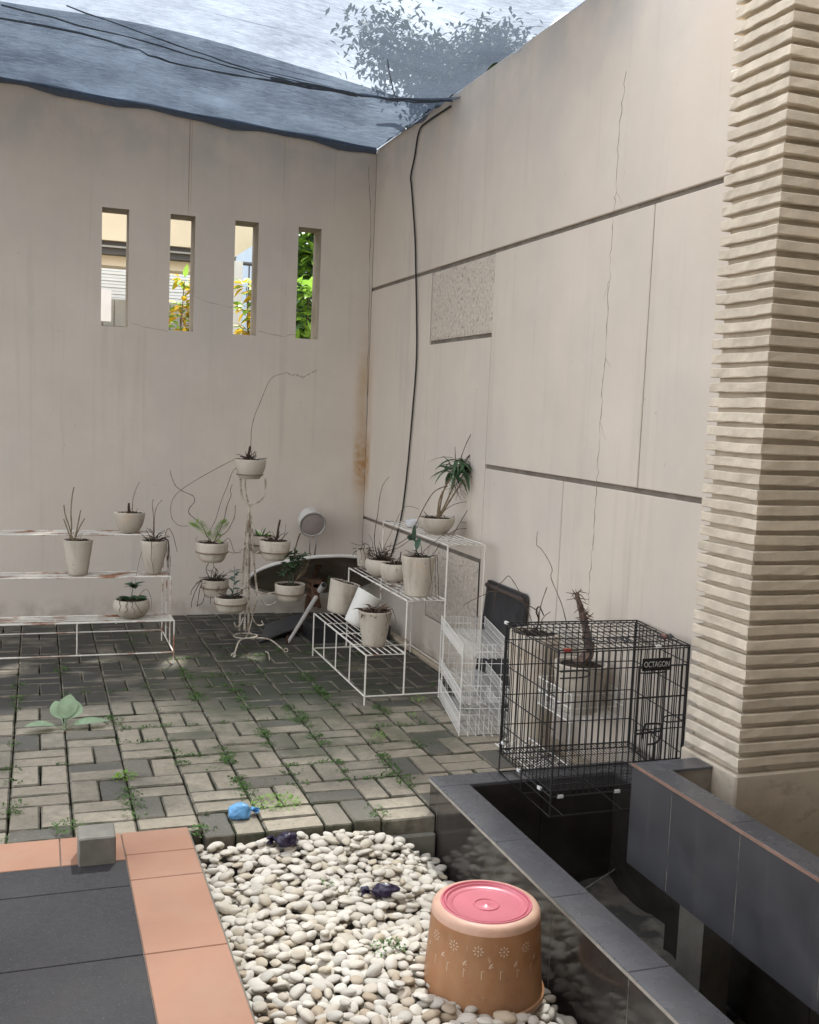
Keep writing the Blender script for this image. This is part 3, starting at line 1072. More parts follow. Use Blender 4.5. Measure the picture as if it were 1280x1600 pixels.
def sheet(x0, x1, y0, y1, nx, ny, dz, edge=None):
    q = MB()
    vs_, fs = [], []
    for j in range(ny + 1):
        for i in range(nx + 1):
            x = x0 + (x1 - x0) * i / nx
            ye = y1 + (edge(x) if edge else 0)
            y = y0 + (ye - y0) * j / ny
            vs_.append((x, y, net_z(x, y) + dz))
    for j in range(ny):
        for i in range(nx):
            a = j * (nx + 1) + i
            fs.append((a, a + 1, a + nx + 2, a + nx + 1))
    q.add(vs_, fs, True)
    return q


sheet(-5.5, 0.03, 0.24, -3.4, 60, 90, 0.03).build('upper_sheet', M_net, nt, sharp=3)
sheet(-5.5, 0.03, 0.20, -1.50, 60, 70, 0.0, lambda x: -0.03 * math.sin(x * 2.3) - 0.05 * max(0, x + 1)).build('lower_sheet', M_netd, nt, sharp=3)
q = MB()
vs_, fs = [], []
for i in range(61):
    x = -5.5 + 5.49 * i / 60
    z1 = ztop(x) + 0.012 + 0.004 * math.sin(x * 11)
    z0 = ztop(x) - 0.036 + 0.012 * math.sin(x * 7.3) - 0.006 * math.sin(x * 17)
    vs_ += [(x, -0.012 - 0.004 * math.sin(x * 9), z0), (x, -0.026, (z0 + z1) / 2), (x, -0.012, z1)]
for i in range(60):
    a = i * 3
    fs += [(a, a + 3, a + 4, a + 1), (a + 1, a + 4, a + 5, a + 2)]
q.add(vs_, fs, True)
q.build('hem', M_cord, nt)


def fold(pts, r, seed):
    rr = random.Random(seed)
    P = smooth_path([Vector((x, y, net_z(x, y) - 0.012)) for x, y in pts], 6)
    for v in P:
        v.z += rr.uniform(-0.004, 0.004)
        v.y += rr.uniform(-0.006, 0.006)
    q = MB()
    q.tube(P, [r * rr.uniform(0.6, 1.3) for _ in P], 6)
    q.build('gathered_fold', M_cord, nt)


fold([(-3.6, -1.42), (-2.02, -1.30), (-1.55, -1.10), (-1.02, -1.12), (-0.55, -1.20), (-0.2, -1.33), (0.0, -1.42)], 0.0050, 1)
fold([(-1.0, -1.16), (-0.6, -1.22), (-0.25, -1.38), (0.0, -1.40)], 0.0070, 4)
fold([(-2.1, -1.6), (-1.55, -1.42), (-1.1, -1.26), (-0.7, -1.22), (-0.3, -1.34)], 0.0034, 2)
fold([(-2.4, -1.45), (-1.7, -1.36), (-1.25, -1.22), (-0.8, -1.14), (-0.5, -1.2)], 0.0035, 3)
fold([(-0.55, -1.9), (-0.42, -1.6), (-0.30, -1.35)], 0.003, 5)
# loose bits of net edge along the right wall
q = MB()
for i in range(26):
    y = -0.06 - i * 0.045
    zz = 3.262
    dx = RND.uniform(0.012, 0.035)
    q.add([(-0.004, y, zz + 0.005), (-0.004, y - 0.05, zz + 0.004), (-dx, y - 0.045, zz - RND.uniform(0.0, 0.02)), (-dx, y, zz - RND.uniform(0, 0.02))], [(0, 1, 2, 3)], True)
q.build('frayed_edge', M_cord, nt)

# ---- black cable down the right wall
q = MB()
cp = [(704, 166), (668, 190), (655, 205), (648, 245), (642, 275), (643, 290), (646, 330), (649, 380), (650, 430), (651, 480), (651, 560), (645, 640), (638, 720), (632, 775), (627, 808), (618, 845), (608, 880)]
q.tube(smooth_path([at(a, b, 'x', -0.012) for a, b in cp], 4), 0.0058, 6)
q.build('black_cable', M_dark, org=(0, -1, 0.6), label='thin black cable hanging down the panelled right wall', cat='cable')

# ================================================================== OBJECTS
# ---- plant racks


def rack(name, label, org, ax_u, ax_v, L, edges, hts, post_u, mat, nrod=6, low=0.047, group='stepped plant racks'):
    """stepped rack: u runs along it, v from the lowest step to the highest"""
    t = thing(name, label, 'plant rack', org, group)
    o, U, V = Vector(org), Vector(ax_u), Vector(ax_v)

    def P(u, v, z):
        return o + U * u + V * v + Vector((0, 0, z))
    R = 0.0046
    for u in (0, L):
        q = MB()
        q.tube([P(u, edges[0], 0.0), P(u, edges[0], hts[0])], R, 6)
        for k in range(len(hts)):
            if k:
                q.tube([P(u, edges[k], hts[k]), P(u, edges[k], low if k < 2 else low)], R, 6)
        q.tube([P(u, edges[-1], hts[-1]), P(u, edges[-1], 0.0)], R, 6)
        q.tube([P(u, edges[0], low), P(u, edges[-1], low)], R * 0.9, 6)
        q.build('end_frame', mat, t)
    for u in post_u:
        q = MB()
        q.tube([P(u, edges[0], hts[0]), P(u, edges[0], low)], R * 0.8, 6)
        q.build('post', mat, t)
    for v in (edges[0], edges[-1]):
        q = MB()
        q.tube([P(0, v, low), P(L, v, low)], R * 0.9, 6)
        q.build('long_bar', mat, t)
    for k, h in enumerate(hts):
        v0, v1 = edges[k], edges[k + 1]
        q = MB()
        q.tube([P(0, v0, h), P(L, v0, h), P(L, v1, h), P(0, v1, h)], R, 6, closed=True)
        for u in [i * L / 4 for i in (1, 2, 3)]:
            q.tube([P(u, v0, h - 0.007), P(u, v1, h - 0.007)], R * 0.8, 6)
        sh = q.build('shelf', mat, t)
        for i in range(1, nrod):
            v = v0 + (v1 - v0) * i / nrod
            q = MB()
            q.tube([P(0, v, h), P(L * .5, v, h - RND.uniform(0, .002)), P(L, v, h)], R * 0.60, 6)
            q.build('rod', mat, sh)
    return t


rack('plant_rack', 'white stepped wire plant rack against the panelled right wall', (-0.685, -2.352, 0), (0.004, 1, 0), (1, 0, 0), 1.051, [0, 0.2035, 0.407, 0.610], [0.255, 0.522, 0.800], [0.28, 0.55, 0.80], M_white)
rack('plant_rack', 'rust-stained stepped plant rack standing left below the wall slits', (-1.494, -1.355, 0), (-1, 0, 0), (0, 1, 0), 1.25, [0, 0.190, 0.385, 0.59], [0.247, 0.462, 0.677], [0.515], M_rusty, low=0.068)

# ---- potted plants
GP = 'pale plaster plant pots'


def wall_prof(R0, R1, H, shape, th=None):
    """outer profile bottom to rim, then the inside"""
    out = []
    n = 9
    for i in range(n + 1):
        t = i / n
        if shape == 'cone':
            r = R0 + (R1 - R0) * t
        elif shape == 'barrel':
            r = R0 + (R1 - R0) * t + 0.10 * R1 * math.sin(PI * min(1, t * 0.95))
        elif shape == 'bowl':
            r = R0 + (R1 - R0) * (1 - (1 - t) ** 2.2)
        elif shape == 'round':
            r = R0 + (R1 - R0) * t + 0.55 * (R1 - R0 + 0.25 * R1) * math.sin(PI * (0.08 + 0.86 * t)) ** 0.9 * 1.0
            if t == 0:
                r = R0
        elif shape == 'step':
            r = (R0 + (R1 * 0.93 - R0) * (t / 0.5) ** 0.6) if t < 0.5 else R1 * (0.955 + 0.045 * (t - 0.5) / 0.5)
        out.append((max(r, 0.004), H * t))
    th = th or max(0.006, R1 * 0.085)
    rim = out[-1][0]
    prof = [(0.0, 0.0), (out[0][0] * 0.94, 0.0), (out[0][0], 0.004)] + out[1:-1] + [(rim, H - 0.004), (rim - 0.002, H), (rim - th + 0.002, H), (rim - th, H - 0.004), (rim - th * 1.1, H - 0.03), (0.0, H - 0.032)]
    return prof, rim - th


POTS = {}


def pot(key, label, c, R0, R1, H, shape, mat=None, tilt=None, soil=0.010, group=GP, clumps=26, cat='potted plant', n=36, th=None):
    """plaster pot with soil; returns the thing and a function giving points at soil level"""
    mat = mat or M_pot
    c = Vector(c)
    t = thing(cat.replace(' ', '_'), label, cat, c, group)
    mt = Matrix.Translation(c) @ (tilt.to_4x4() if tilt else Matrix())
    prof, ri = wall_prof(R0, R1, H, shape, th)
    q = MB()
    q.lathe(prof, n, mt, 0.010)
    q.build('pot', mat, t)
    rr = random.Random(sum(ord(ch) for ch in key))
    q = MB()
    m = 16
    vs_, fs = [Vector((0, 0, H - soil * 0.4))], []
    for k in range(1, 5):
        for i in range(m):
            a = 2 * PI * i / m
            r = ri * 0.99 * k / 4
            vs_.append(Vector((r * math.cos(a), r * math.sin(a), H - soil - (0.006 if k == 4 else 0) + rr.uniform(-0.006, 0.008))))
    for i in range(m):
        fs.append((0, 1 + i, 1 + (i + 1) % m))
    for k in range(3):
        for i in range(m):
            j = (i + 1) % m
            a, b = 1 + k * m, 1 + (k + 1) * m
            fs.append((a + i, b + i, b + j, a + j))
    q.add([mt @ v for v in vs_], fs, True)
    for _ in range(clumps):
        a, r = rr.uniform(0, 6.28), ri * 0.85 * math.sqrt(rr.random())
        s = rr.uniform(0.004, 0.010)
        b = mt @ Vector((r * math.cos(a), r * math.sin(a), H - soil + 0.002))
        q.lathe([(0, -s), (s, -s * .3), (s * .9, s * .5), (0, s)], 5, Matrix.Translation(b) @ Matrix.Rotation(a, 4, 'X'))
    q.build('soil', M_soil, t)
    POTS[key] = (t, mt, H, ri)
    return t


def ppx(key, label, l, r, yrim, yb, wb, plane, shape, z0=None, **kw):
    """pot measured in the photograph: rim ends l..r at height yrim, foot at yb with width wb, standing at depth y = plane"""
    cx = (l + r) / 2
    A, B = at(l, yrim, 'y', plane), at(r, yrim, 'y', plane)
    R1 = (B - A).length / 2
    R0 = R1 * wb / (r - l)
    C = at(cx, yrim, 'y', plane)
    zb = z0 if z0 is not None else at(cx, yb, 'y', plane - R0).z
    H = C.z - zb
    return pot(key, label, (C.x, plane, zb), R0, R1, H, shape, **kw)


def soilpt(key, a=0.0, f=0.3):
    t, mt, H, ri = POTS[key]
    return mt @ Vector((math.cos(a) * ri * f, math.sin(a) * ri * f, H - 0.014))


def stem(key, pts, r0=0.003, r1=0.0012, mat=None, name='stem', plane=None, start=None, k=4, dy=0.0):
    """stem of a plant: first point in the soil, the rest measured in the photograph at the pot's own depth"""
    t, mt, H, ri = POTS[key]
    pl_ = plane if plane is not None else t.location.y
    P = [Vector(start)] if start is not None else []
    m = len(pts)
    for i, (a, b) in enumerate(pts):
        P.append(at(a, b, 'y', pl_ + dy * i / max(1, m - 1)))
    P = smooth_path(P, k)
    rr = random.Random(len(pts) * 7 + int(pts[0][0]))
    R_ = taper(len(P), r0, r1)
    R_ = [q * (1 + (0.25 if i % 5 == 0 else 0) + rr.uniform(-.08, .08)) for i, q in enumerate(R_)]
    q = MB()
    q.tube(P, R_, 5)
    q.build(name, mat or M_twig, t)
    return P


def roots(key, n=8, L=0.05, seed=1, mat=None, up=0.5, r=0.0018, name='root_tangle'):
    """tangle of dead roots and stubs at soil level"""
    t, mt, H, ri = POTS[key]
    rr = random.Random(seed)
    q = MB()
    for i in range(n):
        a = rr.uniform(0, 6.28)
        p = mt @ Vector((math.cos(a) * ri * rr.uniform(0, 0.5), math.sin(a) * ri * rr.uniform(0, 0.5), H - 0.014))
        d = Vector((rr.uniform(-1, 1), rr.uniform(-1, 1), rr.uniform(0.1, 1) * up * 2)).normalized()
        P = [p]
        for s in range(5):
            d = (d + Vector((rr.uniform(-.5, .5), rr.uniform(-.5, .5), rr.uniform(-.45, .2)))).normalized()
            P.append(P[-1] + d * L * rr.uniform(0.6, 1.3) / 3)
        q.tube(smooth_path(P, 2), taper(11, r * rr.uniform(0.8, 1.6), r * 0.5), 5)
    q.build(name, mat or M_root, t)


def hangroots(key, n=5, L=0.13, seed=2, a0=0.0, a1=6.28, name='hanging_root'):
    """air roots creeping over the rim and down the outside"""
    t, mt, H, ri = POTS[key]
    rr = random.Random(seed)
    for i in range(n):
        a = rr.uniform(a0, a1)
        d = Vector((math.cos(a), math.sin(a), 0))
        P = [mt @ (d * ri * 0.4 + Vector((0, 0, H - 0.012))), mt @ (d * (ri + 0.004) + Vector((0, 0, H + 0.008))), mt @ (d * (ri + 0.016) + Vector((0, 0, H - 0.01)))]
        l = L * rr.uniform(0.6, 1.1)
        for s in range(4):
            tt = d.cross(Vector((0, 0, 1))) * rr.uniform(-.012, .012)
            P.append(P[-1] + Vector((0, 0, -l / 4)) + tt + d * rr.uniform(-.001, .006))
        q = MB()
        q.tube(smooth_path(P, 3), taper(19, 0.0019, 0.001), 5)
        q.build(name, M_root, t)


def leaves(key, n, L, w, mat, seed=3, base=None, spread=1.0, up=0.6, droop=0.5, name='leaf', fold=0.25, rad=0.3):
    t, mt, H, ri = POTS[key]
    rr = random.Random(seed)
    for i in range(n):
        a = i * 2.4 + rr.uniform(-.5, .5)
        b = Vector(base) if base is not None else mt @ Vector((math.cos(a) * ri * rad * rr.random(), math.sin(a) * ri * rad * rr.random(), H - 0.012))
        d = Vector((math.cos(a) * spread, math.sin(a) * spread, up * rr.uniform(0.3, 1.5)))
        q = MB()
        q.leaf(b + Vector((rr.uniform(-.006, .006), rr.uniform(-.006, .006), rr.uniform(-.01, .012))), d, L * rr.uniform(0.6, 1.2), w * rr.uniform(0.7, 1.2), droop * rr.uniform(0.4, 1.5), 5, fold, rr.uniform(-.5, .5))
        q.build(name, mat, t)


def frond(key, pts, w, mat, plane, n=13):
    """fern frond: a midrib with two rows of leaflets"""
    t = POTS[key][0]
    P = smooth_path([at(a, b, 'y', plane) for a, b in pts], 6)
    q = MB()
    q.tube(P, taper(len(P), 0.0013, 0.0005), 4)
    m = len(P)
    for i in range(2, m - 1):
        tt = i / (m - 1)
        d = (P[i + 1] - P[i - 1]).normalized()
        sd = d.cross(Vector((0.1, -1, 0.25))).normalized()
        l = w * math.sin(PI * (0.12 + 0.86 * tt)) ** 0.7
        for s in (-1, 1):
            q.leaf(P[i], sd * s + d * 0.45 + Vector((0, -0.25, 0)), l, l * 0.42, 0.35, 3, 0.15)
    q.build('frond', mat, t)


# left rack pots
yT, yM, yL = -0.875, -1.068, -1.26
ppx('L1', 'small cream bowl with one bare stub and twig on the rusty rack top step', 178.8, 226.9, 800, 830, 27, yT, 'bowl', z0=0.682)
ppx('L2', 'tall tapered cream pot with knobbly upright canes, leftmost on the rusty rack', 98.6, 145.9, 843, 899, 31, yM, 'cone', z0=0.467)
ppx('L3', 'tall barrel pot with roots trailing down its side on the rusty rack middle step', 220, 261.4, 844, 900, 22, yM, 'barrel', z0=0.467)
ppx('L4', 'round ball-shaped cream pot with small dark leaves on the rusty rack lowest step', 181.7, 230.0, 936, 968, 28, yL, 'round', z0=0.252)
roots('L1', 7, 0.035, 5)
stem('L1', [(201.5, 795), (201.5, 786)], 0.010, 0.006, M_root, start=soilpt('L1', 3, 0.05))
stem('L1', [(207, 795), (208, 780), (212, 766), (218, 753)], 0.0022, 0.0013, start=soilpt('L1', 0, 0.2))
for pts in ([(112, 842), (112, 822), (111, 800), (113, 775), (115.5, 762)], [(114, 842), (108, 822), (102, 804), (100, 790)], [(118, 842), (121, 824), (126, 798)], [(118, 842), (124, 825), (132, 811)], [(112, 843), (106, 828), (100, 812)]):
    P = stem('L2', pts, 0.0042, 0.0030, M_twig2, start=soilpt('L2', 0, 0.1))
    q = MB()
    for i in range(3, len(P)):
        q.lathe([(0, -.004), (0.0036, -.001), (0.003, .003), (0, .004)], 5, Matrix.Translation(P[i]))
    q.build('cane_node', M_twig, POTS['L2'][0])
leaves('L2', 7, 0.05, 0.012, M_twig2, 4, spread=1, up=0.4, droop=0.8, name='dry_leaf')
roots('L2', 9, 0.04, 8, M_twig2)
roots('L3', 22, 0.06, 9, up=1.0, r=0.0026)
hangroots('L3', 7, 0.19, 3, -2.6, 0.6)
stem('L3', [(240, 838), (240, 808), (238, 787), (240, 780)], 0.0024, 0.0014, start=soilpt('L3', 1, 0.1))
stem('L3', [(241, 838), (242, 805), (246, 790), (254, 781)], 0.0024, 0.0014, start=soilpt('L3', 1, 0.1))
stem('L3', [(258, 836), (263, 826), (270, 835), (277, 862)], 0.0020, 0.0014, dy=-0.03)
stem('L3', [(236, 845), (222, 862), (215, 890), (211, 915)], 0.0013, 0.0008, dy=-0.05)
leaves('L4', 20, 0.07, 0.038, M_leafd, 6, spread=0.9, up=0.9, droop=0.7, rad=0.5)
stem('L4', [(206, 930), (208, 918), (205, 908)], 0.0022, 0.0014, M_leafd, start=soilpt('L4', 1, 0.1))
leaves('L4', 12, 0.06, 0.034, M_leafd, 16, base=at(207, 916, 'y', yL), spread=1, up=0.5, droop=0.6)
stem('L4', [(222, 925), (231, 922), (237, 940), (235, 955)], 0.0017, 0.0010, start=soilpt('L4', 0, 0.3), dy=-0.03)
hangroots('L4', 4, 0.06, 12, -2.6, -0.5)

# ---- iron plant stand with its pots
SX, SY = -1.045, -1.10
st = thing('iron_plant_stand', 'tall twisted white iron plant stand with rings and scroll feet', 'plant stand', (SX, SY, 0))


def twist(pts, r, pitch=0.03, n=2, mat=None, name='twisted_bar', parent=None):
    P = smooth_path(pts, 10)
    tot = sum((b - a).length for a, b in zip(P, P[1:]))
    m = max(12, int(tot / 0.006))
    # resample
    Q, acc, i = [P[0]], 0, 0
    seg = tot / m
    d = seg
    for a, b in zip(P, P[1:]):
        l = (b - a).length
        while acc + l >= d - 1e-9 and l > 1e-9:
            Q.append(a + (b - a) * ((d - acc) / l))
            d += seg
        acc += l
    q = MB()
    for s in range(n):
        R_ = []
        for i, p in enumerate(Q):
            t = (Q[min(i + 1, len(Q) - 1)] - Q[max(i - 1, 0)]).normalized()
            e = t.cross(Vector((0.31, -0.9, 0.2))).normalized()
            f = t.cross(e)
            an = 2 * PI * i * seg / pitch + 2 * PI * s / n
            R_.append(p + (e * math.cos(an) + f * math.sin(an)) * r * 0.75)
        q.tube(R_, r * 0.72, 5)
    return q.build(name, mat or M_iron, parent or st)


def sp(x, y, dy=0.0):
    return at(x, y, 'y', SY + dy)


twist([sp(389.5, 786), sp(383, 850, .01), sp(378, 920, .03), sp(374, 985, .05)], 0.0054)
twist([sp(390, 786), sp(386.5, 850, -.02), sp(384, 920, -.02), sp(382, 985, -.02)], 0.0054)
twist([sp(392, 788), sp(395, 850, -.03), sp(400, 910, -.05), sp(404, 930, -.06)], 0.0050)
twist([sp(391, 787), sp(390, 850, .03), sp(389, 920, .04), sp(388, 985, .04)], 0.0054)
twist([sp(376, 745, .0), sp(377, 768), sp(381, 781), sp(389.5, 788)], 0.0052)
twist([sp(389.5, 788), sp(404, 784), sp(414, 772), sp(415, 748)], 0.0052)
twist([sp(383.5, 748, .05), sp(384, 766, .04), sp(388, 786, .02)], 0.0042)
for i, pts in enumerate(([sp(404, 930, -.06), sp(398, 950, -.06), sp(392, 975, -.04), sp(388, 990, -.02)], [sp(404, 928, -.06), sp(410, 940, -.07), sp(420, 946, -.07), sp(433, 938, -.07), sp(430, 925, -.07)],
                         [sp(397, 945, -.06), sp(394, 962, -.06), sp(402, 976, -.06), sp(411, 976, -.06), sp(409, 970, -.06)], [sp(380, 965, 0), sp(376, 976, 0), sp(369, 979, 0), sp(366, 972, 0)])):
    q = MB()
    q.tube(smooth_path(pts, 5), 0.0036, 6)
    q.build('scroll', M_iron, st)
zf = 0.075
base = Vector((SX, SY, zf))
for e in (sp(365, 1028, -.17), sp(447, 1009, -.1), Vector((SX + 0.10, SY + 0.26, 0.0))):
    e = Vector((e.x, e.y, 0.004))
    q = MB()
    a = base + (e - base) * 0.55
    q.tube(smooth_path([base, Vector((a.x, a.y, zf + 0.004)), base + (e - base) * 0.85 + Vector((0, 0, 0.02)), e], 6), 0.0048, 6)
    q.build('foot', M_iron, st)
    q = MB()
    c_ = smooth_path([e + Vector((math.cos(k) * 0.012, 0, 0.012 + math.sin(k) * 0.012)) for k in (-1.6, -0.3, 1.0, 2.2, 3.4)], 4)
    q.tube(c_, 0.004, 6)
    q.build('foot_curl', M_iron, st)
q = MB()
q.tube([base + Vector((0.07 * math.cos(k * PI / 10), 0.07 * math.sin(k * PI / 10), 0.015)) for k in range(20)], 0.004, 6, closed=True)
q.build('base_ring', M_iron, st)


def holder(key, frac, mid=None):
    """iron ring that carries the pot, with an arm back to the stem of the stand"""
    t, mt, H, ri = POTS[key]
    c = Vector(t.location)
    z = c.z + H * frac
    R = max(v for v in [0.0]) or 0
    prof = POTS[key + '_p']
    r = 0.0
    for (ra, za), (rb, zb_) in zip(prof, prof[1:]):
        if za <= H * frac <= zb_ and zb_ > za:
            r = ra + (rb - ra) * (H * frac - za) / (zb_ - za)
            break
    r += 0.004
    q = MB()
    q.tube([Vector((c.x + r * math.cos(k * PI / 14), c.y + r * math.sin(k * PI / 14), z)) for k in range(28)], 0.0036, 6, closed=True)
    q.build('pot_ring', M_ring, st)
    h = Vector((SX, SY, 0)) - Vector((c.x, c.y, 0))
    if h.length > r:
        d = h.normalized()
        a = Vector((c.x, c.y, z)) + d * r
        b = Vector((SX, SY, z + 0.03))
        m_ = (a + b) / 2 + Vector((0, 0, -0.03))
        q = MB()
        q.tube(smooth_path([a, m_, b], 6), 0.0042, 6)
        q.build('arm', M_iron, st)


def stpot(key, label, l, r, yrim, yb, wb, dy, shape, frac):
    C = at((l + r) / 2, yrim, 'y', SY + dy)
    t = ppx(key, label, l, r, yrim, yb, wb, SY + dy, shape)
    R1 = (at(r, yrim, 'y', SY + dy) - at(l, yrim, 'y', SY + dy)).length / 2
    POTS[key + '_p'] = wall_prof(R1 * wb / (r - l), R1, POTS[key][2], shape)[0][2:12]
    holder(key, frac)
    return t


stpot('S1', 'cream bowl with a tall drooping dry flower stalk on top of the iron stand', 366.8, 415.6, 717.5, 749, 31, 0.0, 'bowl', 0.22)
stpot('S2', 'cream bowl with light green fern fronds on the iron stand left arm', 306.6, 357, 847, 880, 33, -0.10, 'step', 0.5)
stpot('S3', 'cream bowl with long dangling dry roots lowest behind the fern pot', 315, 357.6, 905, 935, 29, 0.08, 'step', 0.55)
stpot('S4', 'cream bowl with thin blue-green shoot low at the front of the iron stand', 335.8, 386.3, 932, 960, 34, -0.20, 'step', 0.6)
stpot('S5', 'partly hidden cream bowl with strap leaves behind its neighbour at the iron stand right', 388, 431, 836, 866, 29, 0.10, 'step', 0.5)
stpot('S6', 'cream bowl with an upright dark stump on the iron stand upper right', 406, 454, 844, 877.5, 31, -0.10, 'step', 0.42)
stpot('S7', 'cream bowl with a bushy dark green plant hanging low right on the iron stand', 430, 476.5, 912, 942, 31, -0.14, 'step', 0.45)
roots('S1', 22, 0.045, 21, up=1.2, r=0.003)
stem('S1', [(387, 715), (390, 705), (391, 697)], 0.012, 0.006, M_root, start=soilpt('S1', 2, 0.2), name='stump')
stem('S1', [(392, 698), (392.5, 685), (393, 672), (398, 650), (407, 628), (415, 608), (422, 594), (430, 587.5), (440, 584.5), (448, 582)], 0.0020, 0.0011, start=at(391, 706, 'y', SY), name='flower_stalk')
P = stem('S1', [(448, 582), (456, 586), (464, 585), (470, 589.5), (476, 588), (483, 584), (490, 581), (497, 577.5)], 0.0011, 0.0006, name='flower_stalk')
q = MB()
for p in P[2::3]:
    for s in range(2):
        d = Vector((RND.uniform(-.5, .9), RND.uniform(-.5, .5), RND.uniform(-1, .8))).normalized()
        q.tube([p, p + d * 0.012], 0.0009, 4)
q.build('dry_pedicel', M_twig, POTS['S1'][0])
stem('S1', [(372, 716), (356, 723), (335, 734), (310, 748), (288, 762), (275, 773), (268, 786), (267, 800), (270, 812), (280, 821), (294, 822)], 0.0017, 0.0013, start=soilpt('S1', 3.2, 0.7), name='long_runner', dy=-0.06)
stem('S1', [(385, 724), (372, 730), (363, 738), (357, 755), (349, 775), (343, 792), (337, 812), (330, 826), (325, 838)], 0.0017, 0.0014, name='long_runner', dy=-0.10)
for pts in ([(325, 840), (316, 822), (305, 811), (295, 801), (297, 793), (304, 784), (303, 776), (296, 772), (283, 766), (274, 758), (268, 744), (266, 735)],
            [(337, 842), (344, 828), (350, 812), (355, 790), (361, 775), (360, 766), (363, 757)],
            [(345, 838), (355, 830), (362, 818), (367, 806), (368, 790)]):
    P = stem('S2', pts, 0.0025, 0.0016, M_twig, start=soilpt('S2', 1, 0.2), name='bare_stem')
    q = MB()
    for p in P[5::5]:
        q.lathe([(0, -.003), (0.0032, 0), (0, .003)], 5, Matrix.Translation(p))
    q.build('stem_node', M_twig, POTS['S2'][0])
for pts, w in (([(330, 843), (318, 826), (306, 817), (294, 816)], 0.036), ([(332, 843), (322, 822), (312, 815)], 0.022), ([(335, 843), (342, 826), (350, 818), (358, 815)], 0.036), ([(337, 843), (345, 845), (348, 856), (345, 864)], 0.022),
               ([(333, 843), (330, 834), (322, 832)], 0.02), ([(336, 843), (340, 834), (348, 836)], 0.022), ([(333, 843), (337, 829), (345, 822)], 0.024)):
    frond('S2', pts, w, M_fern, SY - 0.13)
roots('S2', 10, 0.05, 31)
stem('S2', [(312, 850), (306, 845), (309, 838)], 0.0015, 0.001, start=soilpt('S2', 3, 0.5))
stem('S2', [(350, 846), (357, 841), (362, 850), (366, 862), (377, 864)], 0.0017, 0.0013, start=soilpt('S2', 0, 0.5), name='runner')
roots('S3', 26, 0.06, 41, up=0.7, r=0.0026)
for pts in ([(318, 905), (308, 912), (300, 922), (298, 930)], [(320, 905), (313, 918), (310, 935), (308, 948)], [(316, 906), (305, 925), (300, 940), (299, 949)], [(326, 908), (320, 930), (316, 942), (307, 947)], [(330, 908), (329, 925), (329, 944)], [(337, 900), (341, 893), (335, 886), (333, 878)], [(327, 903), (322, 890), (326, 880), (330, 872)]):
    stem('S3', pts, 0.0026, 0.0015, M_root, start=soilpt('S3', 3.6, 0.6), dy=-0.07, name='dangling_root')
roots('S4', 24, 0.05, 51, up=0.5, r=0.0028)
P = stem('S4', [(364, 928), (366, 910), (367, 896), (366, 885)], 0.0022, 0.0013, M_leafb, start=soilpt('S4', 1, 0.1))
for i in (2, 4, 6, 8, 10, 12, 13):
    if i < len(P):
        leaves('S4', 3, 0.045, 0.020, M_leafb, 60 + i, base=P[i], spread=1, up=0.5, droop=0.5)
stem('S4', [(375, 925), (390, 917), (398, 923), (402, 931)], 0.0018, 0.0012, start=soilpt('S4', 0, 0.4))
leaves('S5', 11, 0.085, 0.017, M_leafd, 71, spread=0.8, up=1.0, droop=0.9)
leaves('S5', 6, 0.05, 0.022, M_leafl, 72, spread=0.8, up=0.8, droop=0.5)
roots('S5', 8, 0.04, 73)
roots('S6', 24, 0.05, 81, up=0.7, r=0.0028)
stem('S6', [(434, 838), (435, 826), (438, 812)], 0.0085, 0.0055, M_root, start=soilpt('S6', 1, 0.1), name='stump')
stem('S6', [(443, 840), (446, 828), (447, 818)], 0.0014, 0.0009, start=soilpt('S6', 0.4, 0.4))
stem('S7', [(458, 908), (459, 880), (462, 856), (468, 836), (470.5, 834)], 0.0045, 0.0035, M_twig, start=soilpt('S7', 1, 0.2), name='thick_stem')
for i, (a, b) in enumerate(((450, 893), (446, 884), (457, 875), (463, 868), (452, 868), (468, 880), (462, 890), (472, 872), (441, 896))):
    base_ = at(a, b, 'y', SY - 0.14)
    stem('S7', [(456 + (a - 456) * 0.4, 908 + (b - 908) * 0.5), (a, b)], 0.0020, 0.0012, M_leafd, start=soilpt('S7', i, 0.2))
    leaves('S7', 9, 0.062, 0.022, M_leafd, 90 + i, base=base_, spread=1, up=0.5, droop=0.7)
for i, (a, b) in enumerate(((478, 872), (482, 880), (486, 868), (479, 890), (476, 860))):
    stem('S7', [(464, 905), ((464 + a) / 2 + 3, (905 + b) / 2), (a, b)], 0.0012, 0.0007, M_twig2, start=soilpt('S7', 0.3, 0.3), name='wispy_stem')
roots('S7', 8, 0.04, 99)

# ---- pots on the right rack
xR = [-0.585, -0.382, -0.178]


def pr(key, label, l, r, yrim, wb, xc, z0, shape, **kw):
    """pot on the right rack: rim ends measured, standing on the line x = xc at shelf height z0"""
    C = at((l + r) / 2, yrim, 'x', xc)
    kw.setdefault('z0', z0)
    return ppx(key, label, l, r, yrim, 0, wb, C.y, shape, **kw)


